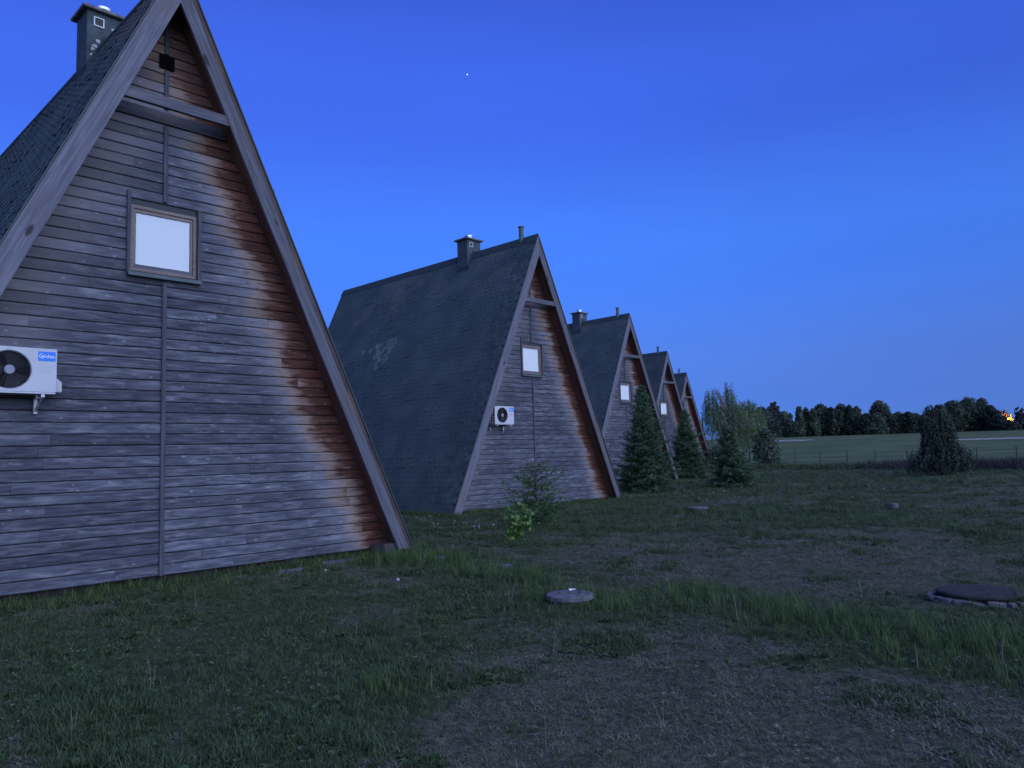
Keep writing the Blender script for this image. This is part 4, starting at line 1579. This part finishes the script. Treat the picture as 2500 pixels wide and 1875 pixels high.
# --- trees on the far edge: pixel column and top were measured in the photo, then set at real distances
FAR = [  # x, y, height above ground, half width, kind, pointed, label
    (58.4, 188, 5.4, 2.0, 'leaf_mid', 0, 'leftmost far tree, low and round, next to the willows'),
    (62.2, 193, 7.7, 2.3, 'leaf_mid', 0, 'rounded far tree left of the thin-crowned one'),
    (67.6, 200, 9.9, 1.6, 'leaf_purple', 0, 'thin-crowned far tree rising above the left clump'),
    (67.3, 192, 6.3, 2.1, 'leaf_mid', 0, 'rounded far tree at the right end of the left clump'),
    (60.4, 184, 3.8, 3.0, 'leaf_dark', 0, 'low dark thicket in front of the left far clump'),
    (66.2, 186, 3.7, 2.2, 'leaf_dark', 0, 'low dark far tree in the gap before the long row'),
    (70.7, 191, 7.6, 1.4, 'leaf_mid', 1, 'first pointed tree where the long far row begins'),
    (73.2, 193, 7.2, 1.4, 'leaf_dark', 1, 'second pointed tree of the long far row'),
    (74.5, 192, 6.9, 1.5, 'leaf_mid', 1, 'third pointed tree of the long far row, slightly lower'),
    (77.8, 195, 8.2, 2.3, 'leaf_mid', 0, 'broad far tree right of the three pointed ones'),
    (79.0, 192, 7.3, 1.4, 'leaf_dark', 1, 'dark narrow far tree between two broad ones'),
    (82.8, 195, 8.1, 2.2, 'leaf_mid', 0, 'broadest tall tree in the middle of the far row'),
    (84.0, 193, 7.5, 1.8, 'leaf_dark', 0.6, 'dark tall far tree right of the broadest one'),
    (86.6, 195, 7.3, 2.0, 'leaf_mid', 0.6, 'last tall tree before the far row drops'),
    (86.7, 190, 5.1, 2.1, 'leaf_dark', 0, 'lower far tree left of the round-headed one'),
    (97.8, 206, 9.1, 2.7, 'leaf_mid', 0, 'round-headed far tree standing above the low row'),
    (88.8, 189, 4.8, 2.0, 'leaf_mid', 0, 'low far tree right under the round head'),
    (92.5, 191, 5.2, 2.1, 'leaf_dark', 0, 'low far tree just right of the round head'),
    (95.5, 192, 5.3, 2.1, 'leaf_mid', 0, 'low far tree in the middle of the low stretch'),
    (96.9, 190, 5.1, 2.1, 'leaf_dark', 0, 'low far tree third right of the round head'),
    (99.9, 192, 4.8, 2.0, 'leaf_mid', 0, 'low far tree where the low stretch begins to fall'),
    (101.0, 190, 3.6, 2.0, 'leaf_dark', 0, 'lowest far tree, beside the lone weeping tree'),
    (104.6, 190, 6.5, 2.5, 'leaf_dark', 0, 'far tree behind the lone weeping tree'),
    (110.2, 194, 7.7, 2.9, 'leaf_mid', 0, 'big far tree at the left of the right mound'),
    (115.5, 196, 8.4, 3.2, 'leaf_mid', 0, 'big rounded far tree topping the right mound'),
    (117.7, 194, 8.2, 2.7, 'leaf_mid', 0.6, 'pointed far tree at the right of the mound top'),
    (117.4, 190, 6.3, 1.8, 'leaf_dark', 0, 'far tree at the right end of the mound'),
    (116.4, 186, 3.6, 1.8, 'leaf_dark', 0, 'small far shrub just left of the orange lamp'),
    (117.6, 184, 2.1, 2.1, 'leaf_dark', 0, 'low far shrub under the orange lamp'),
    (124.5, 190, 5.9, 1.6, 'leaf_purple', 0, 'thin far tree right of the orange lamp'),
    (124.2, 188, 3.1, 2.3, 'leaf_dark', 0, 'far shrub at the right edge'),
]
for k, (x, y, h_, hw, mt, pt, lb) in enumerate(FAR):
    broad_tree('far_tree', (x, y), zg(x, y) - 0.1, h_, hw * (1.18 if x < 118 else 0.85), 60 + k, lb, mt, 0.27, 6000 if h_ > 6 else 4000, pt, 0.0, gap=0.46 if mt == 'leaf_purple' else 0.0)

# undergrowth that closes the gaps between the far trunks
rs = np.random.RandomState(5)
n = 16000
x = rs.uniform(56, 121, n)
y = 199 + rs.normal(size=n) * 2.5
hh = 3.6 * (0.65 + 0.6 * fbm(x * 0.25, y * 0.1, 3))
C = np.stack([x, y, hgt(x, y) + hh * rs.rand(n) ** 0.8], 1)
o = new_obj('far_undergrowth', quads_mesh('far_undergrowth', rand_quads(C, 0.42, rs, asp=0.6), MATS['leaf_dark'], 4, np.clip(0.3 + 0.25 * rs.normal(size=n), 0, 1)))
tag(o, 'dark undergrowth filling the gaps behind the far trees', 'undergrowth', None, 'stuff')

# ================================================================== fence across the end of the lawn
fence = empty('wire_fence', (FEN_P[0], FEN_P[1], zg(*FEN_P)))
tag(fence, 'low wire fence on thin posts between the lawn and the field', 'fence')
rs = random.Random(8)
tops = []
for k in range(-9, 13):
    q_ = FEN_P + FEN_D * (k * 2.0)
    zz = zg(*q_) - zg(*FEN_P)
    lx, ly = q_ - FEN_P
    b = MB()
    hh = rs.uniform(1.05, 1.22)
    tl = rs.uniform(-0.03, 0.03)
    b.tube([(lx, ly, zz - 0.3), (lx + tl, ly, zz + hh)], [0.034, 0.028], 7)
    b.build('post', MATS['fence_post_wood'], fence)
    tops.append((lx, ly, zz))
for hz in (0.18, 0.42, 0.68, 0.95):
    b = MB()
    pts = []
    for p0, p1 in zip(tops[:-1], tops[1:]):
        for t in (0, 0.5):
            pts.append((p0[0] + (p1[0] - p0[0]) * t, p0[1] + (p1[1] - p0[1]) * t, p0[2] + (p1[2] - p0[2]) * t + hz - (0.02 if t else 0)))
    pts.append((tops[-1][0], tops[-1][1], tops[-1][2] + hz))
    b.tube(pts, 0.006, 4)
    b.build('wire', MATS['fence_wire'], fence)

# pale bare ground in the field
land_strip('sand_strip', [(38, 138), (46, 140), (55, 142)], 7, 0.05, 'sand', 'pale bare strip in the field left of the far row')
land_strip('sand_strip', [(66, 121), (76, 121), (88, 120), (100, 119)], 6, 0.05, 'sand', 'pale bare strip in the field right of the weeping tree')

# ================================================================== street lamp behind the far shrubs
LX, LY = 141.6, 222.0
lamp = empty('street_lamp', (LX, LY, zg(LX, LY)))
tag(lamp, 'lit orange street lamp shining through the far trees', 'street lamp')
LZ = 3.95
b = MB()
b.tube([(0, 0, -0.3), (0, 0, LZ - 0.3), (0, -0.15, LZ + 0.1), (0, -0.7, LZ + 0.25)], [0.09, 0.06, 0.05, 0.04], 10)
b.build('post', MATS['lamp_metal'], lamp, smooth=True)
b = MB()
b.box(-0.16, 0.16, -1.25, -0.65, LZ + 0.20, LZ + 0.34)
hd = b.build('lamp_head', MATS['lamp_metal'], lamp, bevel=0.04)
b = MB()
b.lathe([(0.12, -0.40), (0.36, -0.28), (0.42, -0.04), (0.36, 0.02)], 16, (0, -0.95, LZ + 0.17))
b.build('bulb', MATS['sodium_bulb'], hd, smooth=True)
ld = bpy.data.lights.new('lamp_light', 'POINT')
ld.energy = 30000
ld.color = (1.0, 0.20, 0.025)
ld.shadow_soft_size = 0.35
lo = bpy.data.objects.new('lamp_light', ld)
COL.objects.link(lo)
lo.parent = lamp
lo.location = (0, -1.0, LZ - 0.35)

broad_tree('far_tree', (141.5, 223.6), zg(141.5, 223.6), 5.9, 3.0, 99, 'thin-leaved far tree added behind the orange lamp to catch its glow', 'leaf_mid', 0.22, 5200, 0, 0.1, gap=0.40)  # added tree: its lit leaves stand in for the glow round the lamp

# ================================================================== a star
for p_, r_, lb in (((-0.0421, 0.8878, 0.4583), 2.4, 'brighter star, high over the second house'), ((0.2630, 0.8862, 0.3815), 1.1, 'faint star in the right half of the sky')):
    b = MB()
    bm = bmesh.new()
    bmesh.ops.create_icosphere(bm, subdivisions=2, radius=r_)
    me_ = bpy.data.meshes.new('star')
    bm.to_mesh(me_)
    bm.free()
    o = new_obj('star', me_, MATS['starlight'])
    o.location = Vector(p_).normalized() * 4000
    tag(o, lb, 'star')


# ================================================================== grass
def blade_tuft(name, n, h_, spread, w, mat, seed, bend=0.5, seg=2):
    rs_ = random.Random(seed)
    V, F = [], []
    for k in range(n):
        az = rs_.uniform(0, 6.283)
        r0 = spread * math.sqrt(rs_.random())
        bx, by = r0 * math.cos(az), r0 * math.sin(az)
        hh = h_ * rs_.uniform(0.45, 1.15)
        a2 = rs_.uniform(0, 6.283)
        bd = bend * hh * rs_.uniform(0.2, 1.2)
        fx_, fy_ = math.cos(a2), math.sin(a2)
        a3 = a2 + 1.57 + rs_.uniform(-0.6, 0.6)
        wx, wy = w * math.cos(a3) * 0.5, w * math.sin(a3) * 0.5
        b_ = len(V)
        for q_ in range(seg + 1):
            t = q_ / seg
            cx, cy, cz = bx + fx_ * bd * t * t, by + fy_ * bd * t * t, hh * t * (1 - 0.18 * t * bend)
            if q_ < seg:
                tw = 1 - 0.5 * t
                V += [(cx - wx * tw, cy - wy * tw, cz), (cx + wx * tw, cy + wy * tw, cz)]
            else:
                V.append((cx, cy, cz))
        for q_ in range(seg - 1):
            i0 = b_ + 2 * q_
            F.append((i0, i0 + 1, i0 + 3, i0 + 2))
        i0 = b_ + 2 * (seg - 1)
        F.append((i0, i0 + 1, b_ + 2 * seg))
    me_ = bpy.data.meshes.new(name)
    me_.from_pydata(V, [], F)
    me_.materials.append(MATS[mat])
    return bpy.data.objects.new(name, me_)


def weed_rosette(name, n, size, mat, seed):
    rs_ = random.Random(seed)
    V, F = [], []
    for k in range(n):
        az = rs_.uniform(0, 6.283)
        L = size * rs_.uniform(0.5, 1.1)
        el_ = rs_.uniform(0.2, 1.0)
        w = L * rs_.uniform(0.2, 0.34)
        c_, s_ = math.cos(az), math.sin(az)
        r0 = size * 0.5 * rs_.random()
        ox, oy = r0 * math.cos(az * 3), r0 * math.sin(az * 3)
        pts = [(0, 0), (0.35, w), (0.75, w * 0.9), (1.0, 0), (0.75, -w * 0.9), (0.35, -w)]
        b_ = len(V)
        for t, ww in pts:
            V.append((ox + c_ * L * t * math.cos(el_) - s_ * ww, oy + s_ * L * t * math.cos(el_) + c_ * ww, 0.005 + L * (math.sin(el_) * t - 0.35 * t * t) + abs(ww) * 0.25))
        F += [(b_, b_ + 1, b_ + 2, b_ + 3), (b_, b_ + 3, b_ + 4, b_ + 5)]
    me_ = bpy.data.meshes.new(name)
    me_.from_pydata(V, [], F)
    me_.materials.append(MATS[mat])
    return bpy.data.objects.new(name, me_)


def scatter(name, kinds, P, rot, scl, idx, label, cat):
    coll = bpy.data.collections.new(name + '_kinds')
    for ob in kinds:
        coll.objects.link(ob)
    n = len(P)
    me_ = bpy.data.meshes.new(name)
    me_.vertices.add(n)
    me_.vertices.foreach_set('co', P.reshape(-1).astype(np.float32))
    for an, arr, ty in (('rot', rot, 'FLOAT'), ('scl', scl, 'FLOAT'), ('tlt', np.random.RandomState(1).normal(size=n) * 0.12, 'FLOAT')):
        a_ = me_.attributes.new(an, ty, 'POINT')
        a_.data.foreach_set('value', arr.astype(np.float32))
    a_ = me_.attributes.new('idx', 'INT', 'POINT')
    a_.data.foreach_set('value', idx.astype(np.int32))
    o_ = new_obj(name, me_)
    ng = bpy.data.node_groups.new(name + '_nodes', 'GeometryNodeTree')
    ng.interface.new_socket('Geometry', in_out='INPUT', socket_type='NodeSocketGeometry')
    ng.interface.new_socket('Geometry', in_out='OUTPUT', socket_type='NodeSocketGeometry')
    gi, go = ng.nodes.new('NodeGroupInput'), ng.nodes.new('NodeGroupOutput')
    ins = ng.nodes.new('GeometryNodeInstanceOnPoints')
    ci = ng.nodes.new('GeometryNodeCollectionInfo')
    ci.inputs['Collection'].default_value = coll
    ci.inputs['Separate Children'].default_value = True
    ci.inputs['Reset Children'].default_value = True

    def attr(nm, ty):
        a__ = ng.nodes.new('GeometryNodeInputNamedAttribute')
        a__.data_type = ty
        a__.inputs['Name'].default_value = nm
        return a__.outputs['Attribute']
    cx = ng.nodes.new('ShaderNodeCombineXYZ')
    ng.links.new(attr('tlt', 'FLOAT'), cx.inputs[0])
    ng.links.new(attr('rot', 'FLOAT'), cx.inputs[2])
    ng.links.new(gi.outputs[0], ins.inputs['Points'])
    ng.links.new(ci.outputs[0], ins.inputs['Instance'])
    ins.inputs['Pick Instance'].default_value = True
    ng.links.new(attr('idx', 'INT'), ins.inputs['Instance Index'])
    e2r = ng.nodes.new('FunctionNodeEulerToRotation')
    ng.links.new(cx.outputs[0], e2r.inputs[0])
    ng.links.new(e2r.outputs[0], ins.inputs['Rotation'])
    ng.links.new(attr('scl', 'FLOAT'), ins.inputs['Scale'])
    ng.links.new(ins.outputs[0], go.inputs[0])
    md = o_.modifiers.new('scatter', 'NODES')
    md.node_group = ng
    tag(o_, label, cat, None, 'stuff')
    return o_


def in_house(x, y, pad=0.0):
    hit = np.zeros(len(x), bool)
    for (hx, hy, hz), a_, _ in HP:
        c_, s_ = math.cos(R(a_)), math.sin(R(a_))
        u_ = (x - hx) * c_ + (y - hy) * s_
        v_ = -(x - hx) * s_ + (y - hy) * c_
        hit |= (np.abs(u_) < HB - 0.12 + pad) & (v_ > HR + 0.02 - pad) & (v_ < HL)
    for lx, ly, lr in ((*LID1, 0.2), (*LID2, 0.36), (*LID3, 0.2)):
        hit |= np.hypot(x - lx, y - ly) < lr
    return hit


def sample(density, y0, y1, rs_, margin=2.0):
    """random points over the wedge of ground the camera could see, margin metres wider each side"""
    wmax = 0.72 * y1 + margin
    n = int(2 * wmax * (y1 - y0) * density)
    x = rs_.uniform(-wmax, wmax, n)
    y = rs_.uniform(y0, y1, n)
    k = np.abs(x) < 0.70 * y + margin
    x, y = x[k], y[k]
    k = ~in_house(x, y)
    return x[k], y[k]


rs = np.random.RandomState(11)
XS, YS, SCL = [], [], []
for y0, y1, den, sc in ((1.6, 5.0, 520, 0.9), (5.0, 9.0, 300, 1.0), (9.0, 15.0, 130, 1.25), (15, 26, 48, 1.7), (26, 44, 16, 2.4), (44, 66, 6, 3.2)):
    x, y = sample(den, y0, y1, rs)
    XS.append(x)
    YS.append(y)
    SCL.append(np.full(len(x), sc))
X, Y, S_ = np.concatenate(XS), np.concatenate(YS), np.concatenate(SCL)
keep = field_s(X, Y) < 0.5
X, Y, S_ = X[keep], Y[keep], S_[keep]
G = greenness(X, Y)
Tl = tallness(X, Y)
patch = fbm(X * 2.6, Y * 2.6, 3)
r_ = rs.rand(len(X))
Z = hgt(X, Y) - 0.004
rot = rs.rand(len(X)) * 6.283
isgreen = r_ < 0.34 + 0.60 * G
var = (0.6 + 0.9 * patch * rs.uniform(0.6, 1.2, len(X))) * (1 + 0.45 * clumps(X, Y))
P = np.stack([X, Y, Z], 1)

kinds = [blade_tuft('a_short', 16, 0.055, 0.05, 0.0055, 'blade_green', 1, 0.9), blade_tuft('b_short', 20, 0.045, 0.06, 0.005, 'blade_green', 2, 1.1), blade_tuft('c_short', 12, 0.075, 0.04, 0.005, 'blade_green', 3, 0.7)]
k = isgreen & (rs.rand(len(X)) < 0.92)
scatter('lawn_grass', kinds, P[k], rot[k], (S_ * var)[k] * (0.55 + 0.32 * G[k]), rs.randint(0, 3, k.sum()), 'short green grass over most of the lawn', 'grass')
kinds = [blade_tuft('a_dry', 14, 0.035, 0.055, 0.005, 'blade_dry', 4, 1.8), blade_tuft('b_dry', 16, 0.028, 0.065, 0.0055, 'blade_dry', 5, 2.4)]
k = ~isgreen
scatter('dry_grass', kinds, P[k], rot[k], (S_ * var)[k], rs.randint(0, 2, k.sum()), 'dry trampled grass in the bare patches of the lawn', 'grass')
# tall strips
x, y = sample(260, 2.5, 13, rs)
tl = tallness(x, y)
k = rs.rand(len(x)) < tl ** 1.3 * 0.55
x, y, tl = x[k], y[k], tl[k]
kinds = [blade_tuft('a_tall', 14, 0.20, 0.05, 0.005, 'blade_tall', 6, 0.55, 3), blade_tuft('b_tall', 12, 0.25, 0.04, 0.0048, 'blade_tall', 7, 0.45, 3), blade_tuft('c_tall', 10, 0.16, 0.06, 0.006, 'blade_tall', 8, 0.8, 3)]
scatter('tall_grass', kinds, np.stack([x, y, hgt(x, y) - 0.01], 1), rs.rand(len(x)) * 6.28, 0.35 + 0.75 * tl * rs.uniform(0.4, 1.25, len(x)), rs.randint(0, 3, len(x)), 'uncut green grass round the lids and in a strip on the right', 'grass')
# fringe of longer grass along the house walls and round the trees
x, y = [], []
for hi in range(4):
    n = 900 if hi == 0 else 700
    u_ = rs.uniform(-HB - 0.3, HB + 0.5, n)
    v_ = np.abs(rs.normal(size=n)) * 0.22
    fr = rs.rand(n) < 0.4
    pt = [on_house(hi, a_, (HR - 0.03 - b__) if not c_ else (HR - 0.15 - 2.2 * b__), 0) for a_, b__, c_ in zip(u_, v_, fr)]
    x += [q_[0] for q_ in pt]
    y += [q_[1] for q_ in pt]
    if hi:
        v_ = rs.uniform(-0.2, 5.0, n)
        pt = [on_house(hi, -HB - 0.02 - abs(rs.normal()) * 0.2, b__, 0) for b__ in v_]
        x += [q_[0] for q_ in pt]
        y += [q_[1] for q_ in pt]
for (tx, ty), tr, n in (((4.85, 28.9), 0.9, 260), ((9.0, 40.6), 0.9, 200), ((8.5, 30.6), 0.8, 240), ((0.42, 15.9), 0.5, 160), ((-0.06, 13.3), 0.3, 120), ((4.32, 18.6), 0.45, 120)):
    a_ = rs.rand(n) * 6.28
    d_ = tr * np.sqrt(rs.rand(n)) * 1.2
    x += list(tx + d_ * np.cos(a_))
    y += list(ty + d_ * np.sin(a_))
x, y = np.array(x), np.array(y)
k = ~in_house(x, y)
x, y = x[k], y[k]
kinds = [blade_tuft('a_fringe', 10, 0.15, 0.06, 0.006, 'blade_tall', 16, 0.6, 3), blade_tuft('b_fringe', 12, 0.11, 0.07, 0.006, 'blade_green', 17, 0.7, 2)]
scatter('wall_grass', kinds, np.stack([x, y, hgt(x, y) - 0.01], 1), rs.rand(len(x)) * 6.28, rs.uniform(0.5, 1.25, len(x)), rs.randint(0, 2, len(x)), 'longer grass along the house walls and under the trees', 'grass')
# broad-leaved weeds
x, y = sample(150, 2.0, 16, rs)
k = rs.rand(len(x)) < 0.55 * clumps(x, y) * np.where(x < 1.2, 1.0, 0.35) + 0.004
x, y = x[k], y[k]
kinds = [weed_rosette('a_weed', 12, 0.040, 'weed_leaf', 9), weed_rosette('b_weed', 16, 0.030, 'weed_leaf', 10), weed_rosette('c_weed', 9, 0.055, 'weed_leaf', 13)]
scatter('lawn_weeds', kinds, np.stack([x, y, hgt(x, y)], 1), rs.rand(len(x)) * 6.28, rs.uniform(0.7, 1.4, len(x)), rs.randint(0, 3, len(x)), 'low broad-leaved weeds in the near lawn', 'weeds')
# pale clover leaves and flecks of old leaf
x, y = sample(120, 2.0, 11, rs)
k = rs.rand(len(x)) < sstep(0.40, 0.62, fbm(x * 0.8 + 11, y * 0.8 + 44, 3)) * 0.8 + 0.08
x, y = x[k], y[k]
kinds = [weed_rosette('a_fleck', 3, 0.020, 'fleck_leaf', 21), weed_rosette('b_fleck', 2, 0.026, 'fleck_leaf', 22), weed_rosette('c_fleck', 4, 0.016, 'fleck_leaf', 23)]
scatter('clover_flecks', kinds, np.stack([x, y, hgt(x, y) + 0.018], 1), rs.rand(len(x)) * 6.28, rs.uniform(0.7, 1.5, len(x)), rs.randint(0, 3, len(x)), 'pale clover leaves and old leaf flecks in the near lawn', 'weeds')
# seed stalks
x, y = sample(5.0, 2.6, 12, rs)
k = rs.rand(len(x)) < 0.12 + 0.88 * np.maximum(tallness(x, y), 0)
x, y = x[k], y[k]
kinds = [blade_tuft('a_stalk', 2, 0.30, 0.02, 0.003, 'seed_stalk', 14, 0.3, 3), blade_tuft('b_stalk', 3, 0.24, 0.03, 0.0028, 'seed_stalk', 15, 0.4, 3)]
scatter('grass_stalks', kinds, np.stack([x, y, hgt(x, y)], 1), rs.rand(len(x)) * 6.28, rs.uniform(0.6, 1.2, len(x)), rs.randint(0, 2, len(x)), 'scattered dry seed stalks standing out of the lawn', 'grass')
# rough growth along the fence and on the field
n = 5200
t = rs.uniform(-20, 26, n)
o_ = rs.normal(size=n) * 1.1 + 0.9
x, y = FEN_P[0] + FEN_D[0] * t + FEN_N[0] * o_, FEN_P[1] + FEN_D[1] * t + FEN_N[1] * o_
pk = (rs.rand(n) < sstep(-1, 7, t)).astype(int)
kinds = [blade_tuft('a_rough', 16, 0.34, 0.16, 0.02, 'blade_green', 18, 0.6), blade_tuft('b_rough', 18, 0.42, 0.16, 0.016, 'brush_purple', 19, 0.5)]
scatter('rough_growth', kinds, np.stack([x, y, hgt(x, y) - 0.02], 1), rs.rand(n) * 6.28, rs.uniform(0.5, 1.3, n) * (1 + 0.35 * pk), pk, 'rough weeds and reddish brush along the wire fence', 'weeds')

# ================================================================== dandelion clocks
puff = bmesh.new()
bmesh.ops.create_icosphere(puff, subdivisions=2, radius=0.017)
for v in puff.verts:
    v.co *= 1.0 + random.Random(v.index).uniform(-0.12, 0.12)
pm = bpy.data.meshes.new('seed_head')
puff.to_mesh(pm)
puff.free()
pm.materials.append(MATS['puff'])
b = MB()
b.tube([(0, 0, -0.01), (0.008, 0, 0.09), (0.0, 0, 0.17)], 0.0025, 5)
so = b.build('stalk', MATS['blade_tall'])
sm = so.data
bpy.data.objects.remove(so)
rs = np.random.RandomState(77)
spots = []
for hx, hy, n, sp in ((-0.95, 15.6, 10, 0.9), (-0.4, 14.8, 3, 0.5), (14.0, 40.0, 24, 6.0), (8.0, 22, 8, 4.5), (-2.3, 9.4, 1, 0.8), (-1.0, 7.8, 1, 1.0), (3.5, 24, 6, 2.5)):
    for k in range(n):
        q_ = np.array((hx, hy)) + rs.normal(size=2) * sp * 0.6
        if not in_house(np.array([q_[0]]), np.array([q_[1]]), 0.1)[0]:
            spots.append(q_)
for q_ in spots:
    d = empty('dandelion_clock', (q_[0], q_[1], zg(q_[0], q_[1])), rs.rand() * 6.28)
    s = rs.uniform(0.7, 1.15)
    d.scale = (s, s, s)
    tag(d, 'white dandelion clock on a thin stalk in the lawn', 'dandelion', 'dandelion clocks scattered over the lawn')
    st = new_obj('stalk', sm, None, d)
    hd_ = new_obj('seed_head', pm, None, d)
    hd_.location = (0, 0, 0.18)
